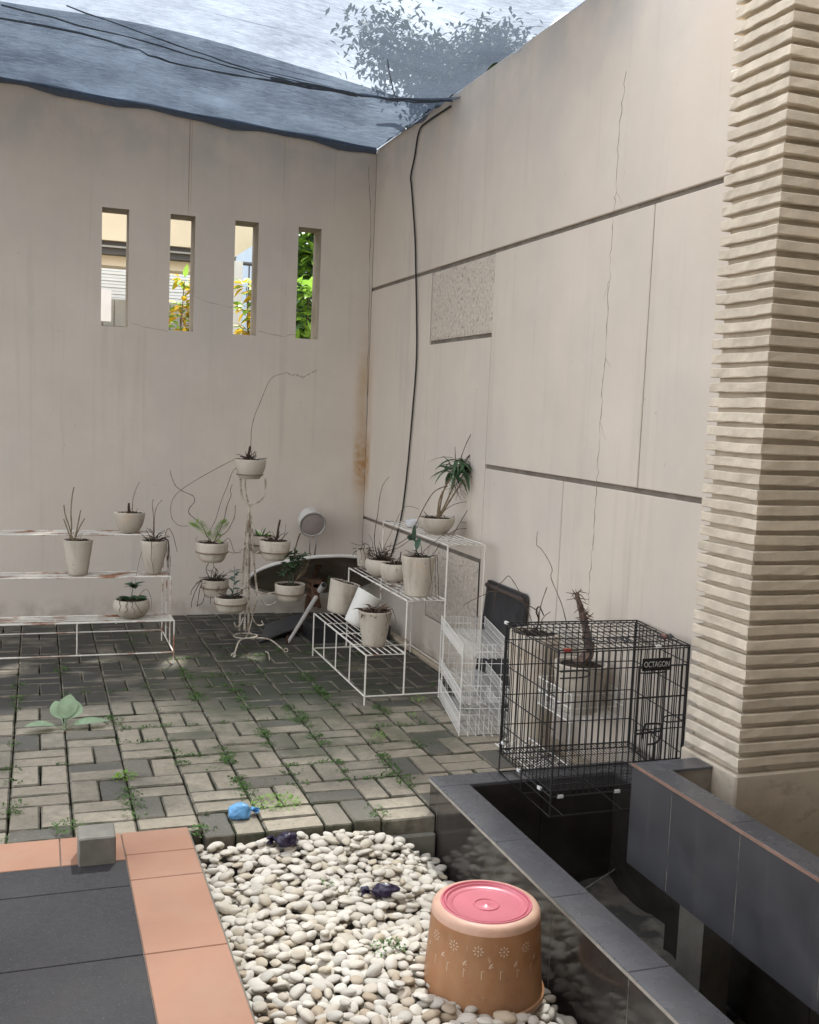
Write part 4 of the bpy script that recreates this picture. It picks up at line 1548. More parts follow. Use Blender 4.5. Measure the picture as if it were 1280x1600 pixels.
pr('R1', 'wide round cream bowl with a leaning leafy dry plant on the white rack top step', 654.8, 709.7, 808, 26, xR[2], 0.805, 'bowl')
pr('R2', 'clear white plastic cup standing behind the bowl on the white rack top step', 633, 656, 812, 18, xR[2] - 0.02, 0.805, 'cone', mat=M_glassy, clumps=0, cat='plastic cup', group=None, soil=0.028)
pr('R3', 'small cracked cream pot at the far end of the white rack middle step', 558, 577, 857, 15, xR[1], 0.527, 'cone')
pr('R4', 'rounded cream pot full of twiggy dead stems, second from the far end', 575.6, 618.8, 873, 28, xR[1], 0.527, 'round')
pr('R5', 'small ribbed cream pot between the twiggy pot and the tall one on middle step', 598.5, 633, 880, 26, xR[1] + 0.01, 0.527, 'round')
pr('R6', 'tall cream pot with a single blue-green leaf at the near end of middle step', 629, 679.7, 868, 37, xR[1], 0.527, 'cone')
pr('R7', 'tall stained cream pot filled with dead curled leaves, nearest on the lowest step', 561, 611.5, 953.5, 34.5, xR[0], 0.260, 'cone')


def tilted(key, label, basepx, toppx, plane, R0, R1, mat, shape='cone'):
    a, b = at(*basepx, 'y', plane), at(*toppx, 'y', plane)
    d = b - a
    rot = d.to_track_quat('Z', 'Y').to_matrix()
    return pot(key, label, a, R0, R1, d.length, shape, mat=mat, tilt=rot)


tilted('R8', 'tall cream pot tilting to the right at the far end of the lowest step', (527, 957), (540, 909), -1.62, 0.060, 0.087, M_pot)
tilted('R9', 'white pot toppled over against the stained pot on the lowest step', (551, 975), (579, 928), -1.80, 0.052, 0.078, M_potw)
roots('R1', 10, 0.05, 110)
for pts in ([(686, 803), (689, 785), (693, 768), (700, 752)], [(688, 803), (697, 786), (706, 765), (712, 748)], [(690, 803), (702, 784), (716, 762), (724, 752)], [(684, 803), (687, 780), (697, 760), (706, 742)]):
    stem('R1', pts, 0.0052, 0.0040, M_twig2, start=soilpt('R1', 1, 0.1), name='cane', dy=0.0)
yR1 = POTS['R1'][0].location.y
for (a, b), n_, s in (((706, 738), 7, 1), ((716, 732), 8, 2), ((724, 736), 7, 3), ((730, 728), 6, 4), ((714, 720), 5, 5), ((738, 738), 5, 6)):
    leaves('R1', n_ + 6, 0.15, 0.022, M_leafd, 120 + s, base=at(a, b, 'y', yR1), spread=1, up=0.35, droop=1.5)
for pts in ([(716, 742), (720, 718), (726, 700), (734, 682), (741, 670)], [(714, 740), (712, 718), (711, 698)], [(722, 735), (728, 718), (740, 705), (746, 697), (748, 707), (745, 728)], [(708, 740), (702, 722), (692, 712)], [(724, 730), (732, 715), (743, 703), (745, 694)]):
    stem('R1', pts, 0.0030, 0.0016, M_twig, name='dead_stem')
for i in range(18):
    a, b = 712 + RND.uniform(-8, 12), 750 + RND.uniform(-6, 6)
    stem('R1', [(a, b), (a + RND.uniform(-9, 9), b + RND.uniform(4, 16)), (a + RND.uniform(-14, 12), b + RND.uniform(12, 30))], 0.0014, 0.0008, M_root, name='air_root')
for pts in ([(690, 803), (698, 795), (710, 788), (722, 785), (729, 784)], [(704, 842), (720, 815), (735, 790), (748, 778), (760, 775), (769, 781), (768, 796), (762, 806), (748, 813), (735, 816), (720, 816)], [(700, 838), (712, 828), (724, 826), (735, 826), (739, 830)]):
    stem('R1', pts, 0.0020, 0.0014, M_twig, name='arching_runner')
stem('R1', [(710, 806), (700, 825), (688, 848), (680, 862), (675, 866)], 0.0022, 0.0014, M_twig, dy=-0.18, name='arching_runner')
stem('R1', [(699, 760), (690, 762), (677, 770), (664, 790), (655, 808), (648, 823)], 0.0028, 0.0022, M_twig, dy=-0.1, name='arching_runner')
roots('R3', 14, 0.05, 130, up=0.5, r=0.0024)
hangroots('R3', 4, 0.12, 131, -2.6, 0)
roots('R4', 46, 0.065, 132, up=0.9, r=0.0026)
stem('R4', [(588, 862), (585, 845), (586, 828), (590, 805), (593, 780), (597, 762), (602, 752), (609, 745)], 0.0030, 0.0010, start=soilpt('R4', 2, 0.2), name='bare_stem')
stem('R4', [(584, 862), (582, 846), (577, 835)], 0.0022, 0.0012, start=soilpt('R4', 2, 0.2))
stem('R4', [(575, 851), (562, 852), (548, 848)], 0.0022, 0.0012, start=soilpt('R4', 3, 0.5))
stem('R4', [(606, 862), (622, 856), (635, 848), (642, 842)], 0.0022, 0.0016, start=soilpt('R4', 0, 0.3))
stem('R4', [(603, 856), (618, 852), (632, 844), (642, 836)], 0.0024, 0.0016, start=soilpt('R4', 0, 0.3))
stem('R4', [(600, 858), (612, 830), (626, 800), (634, 792), (645, 792), (655, 796)], 0.0015, 0.0010, start=soilpt('R4', 0, 0.3), name='arching_runner')
roots('R5', 12, 0.05, 140, up=0.8, r=0.0028)
stem('R5', [(625, 876), (626, 868), (627, 862)], 0.004, 0.003, M_root, start=soilpt('R5', 0, 0.5), name='stump')
hangroots('R5', 3, 0.05, 141, -1.2, 0.2)
roots('R6', 14, 0.05, 150, up=0.6, r=0.0022)
hangroots('R6', 3, 0.22, 151, -1.6, 0.1)
yR6 = POTS['R6'][0].location.y
stem('R6', [(651, 862), (650, 850), (648, 842)], 0.0035, 0.0022, M_leafb, start=soilpt('R6', 1, 0.05))
for (a, b), d, L_, w_ in (((649, 846), (-0.15, -0.2, 1), 0.095, 0.062), ((650, 858), (0.15, -0.4, 1), 0.075, 0.045), ((648, 842), (-0.8, -0.2, 0.5), 0.05, 0.035)):
    q = MB()
    q.leaf(at(a, b, 'y', yR6 - 0.01), d, L_, w_, 0.5, 6, 0.2, 1.45, 1.3)
    q.build('leaf', M_leafb, POTS['R6'][0])
stem('R6', [(662, 862), (680, 846), (698, 832)], 0.0018, 0.0012, M_twig, start=soilpt('R6', 0, 0.3))
leaves('R7', 26, 0.055, 0.026, pm('dead_leaf', (0.12, 0.083, 0.062), 0.3, 30, 0.85, 0.3, 90), 160, spread=1, up=0.9, droop=1.2, name='dead_leaf', fold=0.9, rad=0.9)
roots('R7', 14, 0.04, 161, M_twig)
hangroots('R7', 3, 0.05, 162, -1.3, -0.2)
leaves('R8', 9, 0.06, 0.010, M_leafd, 170, spread=1, up=0.8, droop=1.4, name='leaf', rad=0.8)
roots('R8', 6, 0.04, 171)
stem('R8', [(520, 905), (515, 900), (513, 908), (514, 917)], 0.0014, 0.001, M_leafd)
# litter lying on the steps
q = MB()
rl = random.Random(5)
for i in range(60):
    k = rl.choice((0, 1, 1))
    x, y = xR[k] + rl.uniform(-.08, .08), rl.uniform(-2.1, -1.4)
    z = (0.262, 0.529)[k]
    q.leaf((x, y, z), (rl.uniform(-1, 1), rl.uniform(-1, 1), 0.05), rl.uniform(.02, .06), rl.uniform(.008, .018), 0.1, 3, 0.5)
q.build('dead_leaf_litter', M_rust, kind='stuff')

# ---- satellite dish, feed parts and panels in the corner
dc = at(500, 901, 'y', -0.40)
di = thing('satellite_dish', 'large weathered satellite dish tipped face down against the corner wall', 'satellite dish', (dc.x, -0.40, 0.0))
AX = Matrix.Rotation(math.radians(-61), 3, 'X') @ Matrix.Rotation(math.radians(0), 3, 'Y')
A_, B_ = 0.475, 0.43
nrm_ = Vector((0, -math.cos(math.radians(63)), -math.sin(math.radians(63))))
ux = Vector((1, 0, 0.0))
uy = nrm_.cross(ux)
if uy.z < 0:
    uy = -uy


def dish_pt(r, a, off=0.0):
    return dc + ux * (A_ * r * math.cos(a)) + uy * (B_ * r * math.sin(a)) + nrm_ * (0.085 * (r * r - 1) + off)


q = MB()
nr, na = 10, 56
for off, flip in ((0.0, False), (-0.006, True)):
    vs_, fs = [dish_pt(0, 0, off)], []
    for i in range(1, nr + 1):
        for k in range(na):
            vs_.append(dish_pt(i / nr, 2 * PI * k / na, off))
    for k in range(na):
        fs.append((0, 1 + k, 1 + (k + 1) % na))
    for i in range(nr - 1):
        for k in range(na):
            j = (k + 1) % na
            a, b = 1 + i * na, 1 + (i + 1) * na
            fs.append((a + k, b + k, b + j, a + j))
    q.add(vs_, fs, True)
q.build('reflector', M_dish, di)
q = MB()
q.tube([dish_pt(1.0, 2 * PI * k / 64, -0.002) for k in range(64)], 0.011, 6, closed=True)
q.build('rim', M_dishrim, di)
q = MB()
q.box(-0.022, 0.022, -0.03, 0.03, 0, 0.15, Matrix.Translation(at(492, 947, 'y', -0.62)))
q.box(-0.03, 0.028, -0.03, 0.03, 0.12, 0.17, Matrix.Translation(at(494, 945, 'y', -0.62)))
q.tube([at(480, 912, 'y', -0.55), at(494, 925, 'y', -0.6), at(500, 950, 'y', -0.6)], 0.012, 6)
q.build('mount', M_rust, di)
q = MB()
q.tube([at(500, 923, 'y', -0.66), at(506, 914, 'y', -0.72)], [0.020, 0.020], 14)
q.build('feed_horn', M_lampw, di)
q = MB()
q.tube([at(505.3, 915, 'y', -0.718), at(506.5, 913.5, 'y', -0.726)], [0.016, 0.016], 14)
q.build('horn_mouth', M_dark, di)
q = MB()
q.tube([at(479, 904, 'y', -0.5), at(492, 914, 'y', -0.6)], 0.010, 6)
q.tube([at(480, 925, 'y', -0.5), at(490, 935, 'y', -0.6)], 0.008, 6)
q.build('strut', M_rust, di)
q = MB()
q.tube([dc - nrm_ * 0.09, Vector((dc.x, -0.10, 0.10)), Vector((dc.x, -0.08, 0.0))], 0.022, 8)
q.build('back_post', M_rust, di)
P0, P1 = at(449, 1006, 'y', -1.0), at(494, 933, 'y', -0.66)
q = MB()
q.tube([P0, P0 + (P1 - P0) * 0.06, P0 + (P1 - P0) * 0.5, P1], [0.005, 0.010, 0.012, 0.0145], 12)
q.build('white_pole', M_lampw, org=P0, label='short tapered white pole leaning beside the fallen dish', cat='pole')
q = MB()
for i in range(2):
    q.tube([P0 + Vector((0, 0, 0.0)), P0 + Vector((-.006, -.01, 0.03)), P0 + Vector((0.004, 0.0, 0.055))], 0.007, 6)
q.build('iron_hook', M_rust, org=P0, label='small rusty hook at the foot of the white pole', cat='hook')


def slab(name, pts, th, mat, label, cat):
    q = MB()
    P = [Vector(p) for p in pts]
    n = (P[1] - P[0]).cross(P[-1] - P[0]).normalized()
    if n.z < 0:
        n = -n
    m = len(P)
    v = [p for p in P] + [p + n * th for p in P]
    q.add(v, [tuple(range(m, 2 * m)), tuple(reversed(range(m)))] + [(i, (i + 1) % m, m + (i + 1) % m, m + i) for i in range(m)])
    return q.build(name, mat, org=P[0], label=label, cat=cat)


M_slate = pm('slate_sheet', (0.075, 0.074, 0.078), 0.2, 9, 0.6, 0.1, 40)
slab('loose_sheet', [(-0.93, -0.94, 0.004), (-0.62, -0.74, 0.055), (-0.52, -0.42, 0.075), (-0.78, -0.45, 0.012)], 0.008, M_slate, 'grey sheet lying flat on the paving below the dish', 'sheet')
q = MB()
q.cbox(-0.60, -0.09, -0.98, -0.72, 0.0, 0.10, 0.006)
q.build('black_box', M_board, org=(-0.35, -0.85, 0), label='flat black box on the paving behind the lowest rack step', cat='box')

# lamp on the wall
la = thing('round_lamp', 'round white outdoor lamp head on a short stub above the dish', 'lamp', at(490, 850, 'y', -0.20))
lc = at(489, 820, 'y', -0.20)
ld = Vector((-0.05, -0.93, -0.30)).normalized()
lm = Matrix.Translation(lc) @ ld.to_track_quat('Z', 'Y').to_matrix().to_4x4()
q = MB()
q.lathe([(0, -0.15), (0.05, -0.148), (0.075, -0.13), (0.088, -0.09), (0.094, -0.02), (0.094, 0.0), (0.084, 0.003), (0.080, -0.006), (0.0, -0.008)], 36, lm)
q.build('housing', M_lampw, la)
q = MB()
q.lathe([(0.0805, -0.005), (0.078, 0.0), (0.04, 0.006), (0, 0.008)], 36, lm)
q.build('lens', M_lens, la)
q = MB()
q.tube([lm @ Vector((0.0895 * math.cos(k * PI / 20), 0.0895 * math.sin(k * PI / 20), 0.002)) for k in range(40)], 0.0055, 6, closed=True)
q.build('rim', M_steel, la)
for dx, w in ((-6.5, .004), (2.5, .006)):
    q = MB()
    q.tube([at(491 + dx, 834, 'y', -0.20), at(491 + dx, 850, 'y', -0.20), at(490 + dx, 862, 'y', -0.12), Vector((at(490, 862, 'y', 0).x, 0.0, at(490, 875, 'y', 0).z))], w, 6)
    q.build('bracket', M_steel, la)

# black board leaning on the right wall
bo = thing('black_board', 'black board with rounded corner leaning on the right wall behind the baskets', 'board', (-0.05, -2.5, 0))
q = MB()
ra = [(-2.29, 0.006), (-2.742, 0.006), (-2.745, 0.012), (-2.745, 0.585), (-2.738, 0.604), (-2.720, 0.613), (-2.30, 0.613), (-2.29, 0.605)]
n = len(ra)


def bx(z):
    return -0.064 + 0.055 * z / 0.61


v = [Vector((bx(z) - 0.016, y, z)) for y, z in ra] + [Vector((bx(z), y, z)) for y, z in ra]
q.add(v, [tuple(range(n)), tuple(reversed(range(n, 2 * n)))] + [(i, n + i, n + (i + 1) % n, (i + 1) % n) for i in range(n)])
q.build('face', M_board, bo)
q = MB()
q.tube([Vector((bx(0.6) - 0.019, y, z - 0.022)) for y, z in ((-2.295, 0.61), (-2.50, 0.61), (-2.735, 0.61))], 0.013, 6)
q.build('top_strip', M_boardE, bo)

# ---- white wire baskets


def basket_stand(label, org, ang, w, L, tiers, top, legs=True, pitch=0.0185, low_front=0.6):
    """open wire baskets stacked on corner posts; local x = w, local y = L"""
    t = thing('wire_basket_rack', label, 'basket rack', org, 'white wire basket racks')
    mt = Matrix.Translation(Vector(org)) @ Matrix.Rotation(ang, 4, 'Z')

    def P(x, y, z):
        return mt @ Vector((x, y, z))
    r = 0.0013
    for (zb, zt) in tiers:
        q = MB()
        for z, rr in ((zt, 0.0021), (zb, 0.0017)):
            q.tube([P(0, 0, z), P(w, 0, z), P(w, L, z), P(0, L, z)], rr, 5, closed=True)
        q.tube([P(0, 0, (zb + zt) / 2), P(w, 0, (zb + zt) / 2), P(w, L, (zb + zt) / 2), P(0, L, (zb + zt) / 2)], r, 4, closed=True)
        bk = q.build('basket', M_wire, t)
        q = MB()
        n = int(L / pitch)
        for i in range(1, n):
            y = L * i / n
            q.tube(smooth_path([P(0, y, zt), P(0.002, y, zb + 0.014), P(0.016, y, zb), P(w - 0.016, y, zb), P(w - 0.002, y, zb + 0.014), P(w, y, zt)], 2), r * 0.85, 4)
        q.build('cross_wires', M_wire, bk)
        q = MB()
        for i in range(1, 6):
            x = w * i / 6
            q.tube(smooth_path([P(x, 0, zt), P(x, 0.002, zb + 0.012), P(x, 0.014, zb - 0.003), P(x, L - 0.014, zb - 0.003), P(x, L - 0.002, zb + 0.012), P(x, L, zt)], 2), r, 4)
        q.build('long_wires', M_wire, bk)
    q = MB()
    for x, y in ((0, 0), (w, 0), (0, L), (w, L)):
        q = MB()
        q.tube([P(x, y, 0), P(x, y, top)], 0.0028, 6)
        q.build('post', M_wire, t)
    n = 5
    for y in (0, L):
        q = MB()
        for i in range(1, n):
            q.tube([P(w * i / n, y, tiers[0][0]), P(w * i / n, y, top)], r, 4)
        z = tiers[0][1] + 0.03
        while z < top:
            q.tube([P(0, y, z), P(w, y, z)], r, 4)
            z += 0.052
        q.build('end_grid', M_wire, t)
    return t


basket_stand('white three-tier wire basket rack beside the black board', (-0.402, -2.90, 0), math.radians(-12.5), 0.225, 0.635, [(0.008, 0.10), (0.152, 0.21), (0.363, 0.425)], 0.43)
bs = thing('wire_basket_rack', 'white wire basket on legs holding a wide pot behind the cage', 'basket rack', (-0.12, -3.50, 0), 'white wire basket racks')
x0, x1, y0, y1, zb, zt = -0.245, -0.010, -3.635, -3.345, 0.275, 0.385
q = MB()
for z in (zb, (zb + zt) / 2, zt):
    q.tube([(x0, y0, z), (x1, y0, z), (x1, y1, z), (x0, y1, z)], 0.0028, 5, closed=True)
bk = q.build('basket', M_wire, bs)
q = MB()
for i in range(1, 15):
    y = y0 + (y1 - y0) * i / 15
    q.tube([(x0, y, zt), (x0, y, zb), (x1, y, zb), (x1, y, zt)], 0.0015, 4)
for i in range(1, 6):
    x = x0 + (x1 - x0) * i / 6
    q.tube([(x, y0, zt), (x, y0, zb), (x, y1, zb), (x, y1, zt)], 0.0015, 4)
q.build('cross_wires', M_wire, bk)
for x in (x0, x1):
    for y in (y0, y1):
        q = MB()
        q.tube([(x, y, 0), (x, y, zt)], 0.003, 6)
        q.build('leg', M_wire, bs)
# lower white wire tray on the floor behind the cage
bt = thing('wire_tray', 'low white wire tray of curled wires on the paving beside the cage', 'wire tray', (-0.27, -3.3, 0))
q = MB()
for i in range(9):
    y = -3.62 + i * 0.055
    q.tube(smooth_path([(-0.24, y, 0.10), (-0.34, y, 0.045), (-0.27, y, 0.03), (-0.22, y + 0.01, 0.05), (-0.24, y + 0.02, 0.07), (-0.29, y + 0.02, 0.055)], 3), 0.0022, 5)
q.build('curled_wires', M_wire, bt)
q = MB()
for x, z in ((-0.24, 0.10), (-0.34, 0.045), (-0.27, 0.028)):
    q.tube([(x, -3.62, z), (x, -3.16, z)], 0.0026, 5)
for y in (-3.62, -3.40, -3.16):
    q.tube([(-0.24, y, 0.10), (-0.24, y, 0.0)], 0.0026, 5)
    q.tube([(-0.23, y, 0.05), (-0.23, y, 0.0)], 0.0026, 5)
q.build('frame', M_wire, bt)

# tall pots by the wall
pot('A', 'tall ribbed cream pot with bare arching twigs standing on the floor by the wall', (-0.195, -3.195, 0.0), 0.085, 0.112, 0.540, 'cone', n=40, soil=0.012, th=0.017)
roots('A', 16, 0.022, 201, up=0.8, r=0.003)
yA = -3.195
stem('A', [(842, 972), (843, 958), (847, 940), (855, 917)], 0.0030, 0.0016, start=soilpt('A', 1, 0.1), name='bare_stem')
stem('A', [(840, 955), (820, 943), (800, 932), (785, 926), (768, 924), (755, 930), (740, 937), (725, 945)], 0.0021, 0.0012, start=at(842, 968, 'y', yA), name='bare_stem')
stem('A', [(830, 968), (822, 950), (812, 925), (800, 905), (794, 900), (786, 908), (776, 918), (773, 935), (772, 955)], 0.0018, 0.0011, start=soilpt('A', 3, 0.2), name='bare_stem')
stem('A', [(884, 968), (878, 945), (870, 925), (861, 902), (863, 890), (857, 875), (846, 858), (839, 852), (839, 840), (840, 831)], 0.0019, 0.0011, start=at(888, 985, 'y', yA), name='bare_stem')
stem('A', [(842, 968), (838, 956), (843, 948), (850, 962)], 0.0045, 0.0022, M_root, start=soilpt('A', 1, 0.1), name='stump')
stem('A', [(846, 972), (852, 962), (860, 956)], 0.003, 0.0015, M_twig2, start=soilpt('A', 0, 0.3))
pot('B', 'wide cream pot with a shaggy dried stump standing in the wire basket', (-0.133, -3.495, 0.281), 0.078, 0.112, 0.195, 'cone', n=40, soil=0.010, th=0.017)
roots('B', 18, 0.018, 211, up=0.5, r=0.0026)
yB = -3.495
tB = POTS['B'][0]
P = smooth_path([soilpt('B', 2, 0.2)] + [at(a, b, 'y', yB) for a, b in ((921, 1020), (918, 1000), (915, 980), (910, 960), (906, 945), (902, 932), (903, 925))], 5)
q = MB()
q.tube(P, [0.017 * (1 - i / len(P)) ** 0.8 * RND.uniform(0.7, 1.35) + 0.005 for i in range(len(P))], 8)
q.build('stump', M_stump, tB)
q = MB()
rs_ = random.Random(17)
for i in range(90):
    p = P[rs_.randrange(len(P) - 3)]
    d = Vector((rs_.uniform(-1, 1), rs_.uniform(-1, 1), rs_.uniform(-0.6, 1))).normalized()
    a = p + d * 0.016
    b = a + (d + Vector((0, 0, rs_.uniform(-1.2, 0.9)))).normalized() * rs_.uniform(0.015, 0.04)
    q.tube([p, a, b], [0.003, 0.0022, 0.001], 4)
q.build('stump_fibre', M_stump, tB)

# ---- black folding cage
cg = thing('wire_dog_cage', 'black folding wire cage standing across the pond corner', 'cage', (-0.32, -3.92, CZ))
NL, NR, RL, RR = Vector((-0.576, -4.125, 0)), Vector((-0.065, -4.125, 0)), Vector((-0.560, -3.675, 0)), Vector((-0.018, -3.705, 0))
zb, zt, zT = 0.116, 0.205, 0.690


def Z(p, z):
    return Vector((p.x, p.y, z))


def grid_panel(name, A, B, z0, z1, nv, hs, r=0.0020, R=0.0033, skip=None):
    q = MB()
    q.tube([Z(A, z0), Z(B, z0), Z(B, z1), Z(A, z1)], R, 6, closed=True)
    for i in range(1, nv):
        p = A + (B - A) * (i / nv)
        d = Vector((RND.uniform(-.0015, .0015), RND.uniform(-.0015, .0015), 0))
        q.tube([Z(p, z0), Z(p + d, (z0 + z1) / 2), Z(p, z1)], r, 5)
    for z in hs:
        q.tube([Z(A, z), Z(B, z)], r * 1.1, 5)
    return q.build(name, M_blackwire, cg)


hs = [0.30, 0.415, 0.53, 0.625]
fp = grid_panel('front_panel', NL, NR, zt - 0.02, zT - 0.008, 21, [0.285, 0.51, 0.62])
grid_panel('left_panel', NL + Vector((0.002, 0.006, 0)), RL, zt - 0.02, zT - 0.008, 15, hs)
grid_panel('right_panel', NR + Vector((0, 0.006, 0)), RR, zt - 0.02, zT - 0.008, 14, hs)
grid_panel('rear_panel', RL + Vector((0.006, 0, 0)), RR - Vector((0.006, 0, 0)), zt - 0.02, zT - 0.008, 20, hs)


def bil(u, v, z):
    return Z((NL * (1 - u) + NR * u) * (1 - v) + (RL * (1 - u) + RR * u) * v, z)


def flat_panel(name, z, nu, nv, r, rim=0.003, sag=0.0):
    q = MB()
    q.tube([bil(0, 0, z), bil(1, 0, z), bil(1, 1, z), bil(0, 1, z)], rim, 6, closed=True)
    for i in range(1, nu):
        q.tube([bil(i / nu, 0, z), bil(i / nu, 0.5, z - sag), bil(i / nu, 1, z)], r, 5)
    for i in range(1, nv):
        q.tube([bil(0, i / nv, z - 0.003), bil(1, i / nv, z - 0.003)], r * 1.1, 5)
    return q.build(name, M_blackwire, cg)


flat_panel('roof_panel', zT, 20, 5, 0.0017)
flat_panel('floor_grid', zt, 44, 4, 0.0015)
q = MB()
q.tube([bil(0, 0, zb), bil(1, 0, zb), bil(1, 1, zb), bil(0, 1, zb)], 0.0028, 6, closed=True)
q.tube([bil(0.55, 0, zb), bil(0.55, 1, zb)], 0.002, 5)
q.tube([bil(0.1, 0, zb), bil(0.1, 1, zb)], 0.002, 5)
q.tube([bil(0, .5, zb), bil(1, .5, zb)], 0.002, 5)
q.build('base_frame', M_blackwire, cg)
for u, v in ((0, 0), (1, 0), (0, 1), (1, 1), (0, 0.55), (1, 0.55)):
    q = MB()
    q.tube([bil(u, v, zb), bil(u, v, zt)], 0.0027, 6)
    q.build('leg', M_blackwire, cg)
for A in (NL, NR, RL, RR):
    q = MB()
    q.tube([Z(A, zt), Z(A, zT)], 0.0038, 6)
    q.build('corner_post', M_blackwire, cg)
# door in the front, with latch
dA, dB = NL + (NR - NL) * 0.60, NL + (NR - NL) * 0.975
off = Vector((0, -0.010, 0))
q = MB()
q.tube([Z(dA, .285) + off, Z(dB, .285) + off, Z(dB, .625) + off, Z(dA, .625) + off], 0.0036, 6, closed=True)
for i in range(1, 9):
    p = dA + (dB - dA) * (i / 9)
    q.tube([Z(p, .285) + off, Z(p, .625) + off], 0.0017, 5)
for z in (0.40, 0.515):
    q.tube([Z(dA, z) + off, Z(dB, z) + off], 0.0022, 5)
dr = q.build('door', M_blackwire, cg)
o2 = Vector((0, -0.018, 0))


def loop(A, B, z0, z1, off, name, parent, r=0.0025):
    q = MB()
    q.tube(smooth_path([Z(A, z1) + off, Z(A + (B - A) * .85, z1) + off, Z(B, (z0 + z1) / 2) + off, Z(A + (B - A) * .85, z0) + off, Z(A, z0) + off], 5), r, 6)
    return q.build(name, M_blackwire, parent)


loop(NL, NL + (NR - NL) * 0.21, 0.600, 0.622, o2, 'hinge_loop', fp)
loop(dA + Vector((.10, 0, 0)), dA + Vector((-0.005, 0, 0)), 0.603, 0.622, o2, 'hinge_loop', dr)
loop(dB, dB - Vector((.085, 0, 0)), 0.425, 0.447, o2, 'hinge_loop', dr)
loop(NL, NL + (NR - NL) * 0.2, 0.235, 0.255, o2, 'hinge_loop', fp)
q = MB()
lx = dA.x + 0.045
q.tube(smooth_path([(lx - .018, -4.142, .372), (lx - .018, -4.150, .42), (lx + .005, -4.150, .425), (lx + .050, -4.150, .418), (lx + .046, -4.150, .375), (lx + .03, -4.150, .355), (lx, -4.150, .352)], 4), 0.0036, 6)
q.tube([(lx - .05, -4.150, .392), (lx + .055, -4.150, .397)], 0.0034, 6)
q.tube(smooth_path([(lx - .004, -4.150, .36), (lx - .004, -4.152, .29), (lx + .010, -4.152, .275), (lx + .024, -4.152, .29), (lx + .024, -4.150, .36)], 4), 0.0028, 6)
q.tube([(lx + .005, -4.150, .40), (lx + .018, -4.155, .37), (lx + .03, -4.150, .41)], 0.003, 6)
q.build('latch', M_blackwire, dr)
# name plate
px0, px1 = NL.x + 0.31, NL.x + 0.422
q = MB()
q.cbox(px0, px1, -4.150, -4.146, 0.612, 0.655, 0.001)
npl = q.build('name_plate', M_plate, cg)
tcv = bpy.data.curves.new('lettering', 'FONT')
tcv.body = 'OCTAGON'
tcv.size = 0.028
tcv.align_x = 'CENTER'
tcv.align_y = 'CENTER'
tcv.extrude = 0.0003
tcv.space_character = 0.98
to = bpy.data.objects.new('lettering', tcv)
COL.objects.link(to)
bpy.context.view_layer.update()
tm = bpy.data.meshes.new_from_object(to.evaluated_get(bpy.context.evaluated_depsgraph_get()))
bpy.data.objects.remove(to)
tm.materials.clear()
tm.materials.append(M_letter)
wd = max(v.co.x for v in tm.vertices) - min(v.co.x for v in tm.vertices)
tm.transform(Matrix.Diagonal((0.100 / wd, 1.0, 1, 1)))
tm.transform(Matrix.Translation(Vector(((px0 + px1) / 2, -4.1508, 0.6335)) - ORG[cg]) @ Matrix.Rotation(PI / 2, 4, 'X'))
lt = link(bpy.data.objects.new('lettering', tm))
lt.parent = npl
for u, v, z, mt_, s in ((0.07, 0, zt - 0.02, M_clip, 1), (0.50, 0, zt - 0.02, M_clip, 1), (0, 0.2, zt - 0.02, M_clip, 1), (0, 0.6, zt - 0.02, M_clip, 1), (0, 0.95, 0.235, M_clip, .8), (0.75, 0, zT, M_clip, 1), (0.06, 0.0, zT + 0.001, M_redclip, 1.2), (0.93, 0.3, zT + 0.002, M_redclip, 1.5), (0, 1.0, zT, M_clip, 1)):
    c_ = bil(u, v, z)
    q = MB()
    w_, d_ = (0.011, 0.005) if v == 0 else (0.005, 0.011)
    q.cbox(c_.x - w_ * s, c_.x + w_ * s, c_.y - d_ * s, c_.y + d_ * s, c_.z - 0.005, c_.z + 0.005, 0.001)
    q.build('clip', mt_, cg)
# wire lying tangled on the roof of the cage
q = MB()
rs_ = random.Random(23)
for (u0, v0, u1) in ((0.30, 0.2, 0.62), (0.85, 0.25, 0.99), (0.5, 0.15, 0.6)):
    P = [bil(u0 + (u1 - u0) * i / 14, v0 + rs_.uniform(-.1, .1), zT + 0.004 + rs_.uniform(0.001, 0.012)) for i in range(15)]
    q.tube(smooth_path(P, 3), 0.0022, 5)
q.build('tangled_wire', M_blackwire, org=bil(.5, .2, zT), label='black wire tangled on the roof of the cage', cat='wire')

# ---- upturned pail
PT = 0.165
pc = at(760, 1409, 'z', PT)
pa = thing('upturned_pail', 'upturned terracotta-coloured plastic pail with pink base and white flower prints', 'pail', (pc.x, pc.y, -0.075))
pR = 0.1385
H = PT + 0.075
mt = Matrix.Translation((pc.x, pc.y, -0.075))
slope = 0.022


def prr(z):
    return pR + 0.006 + (H - z) * slope / H * 0.75


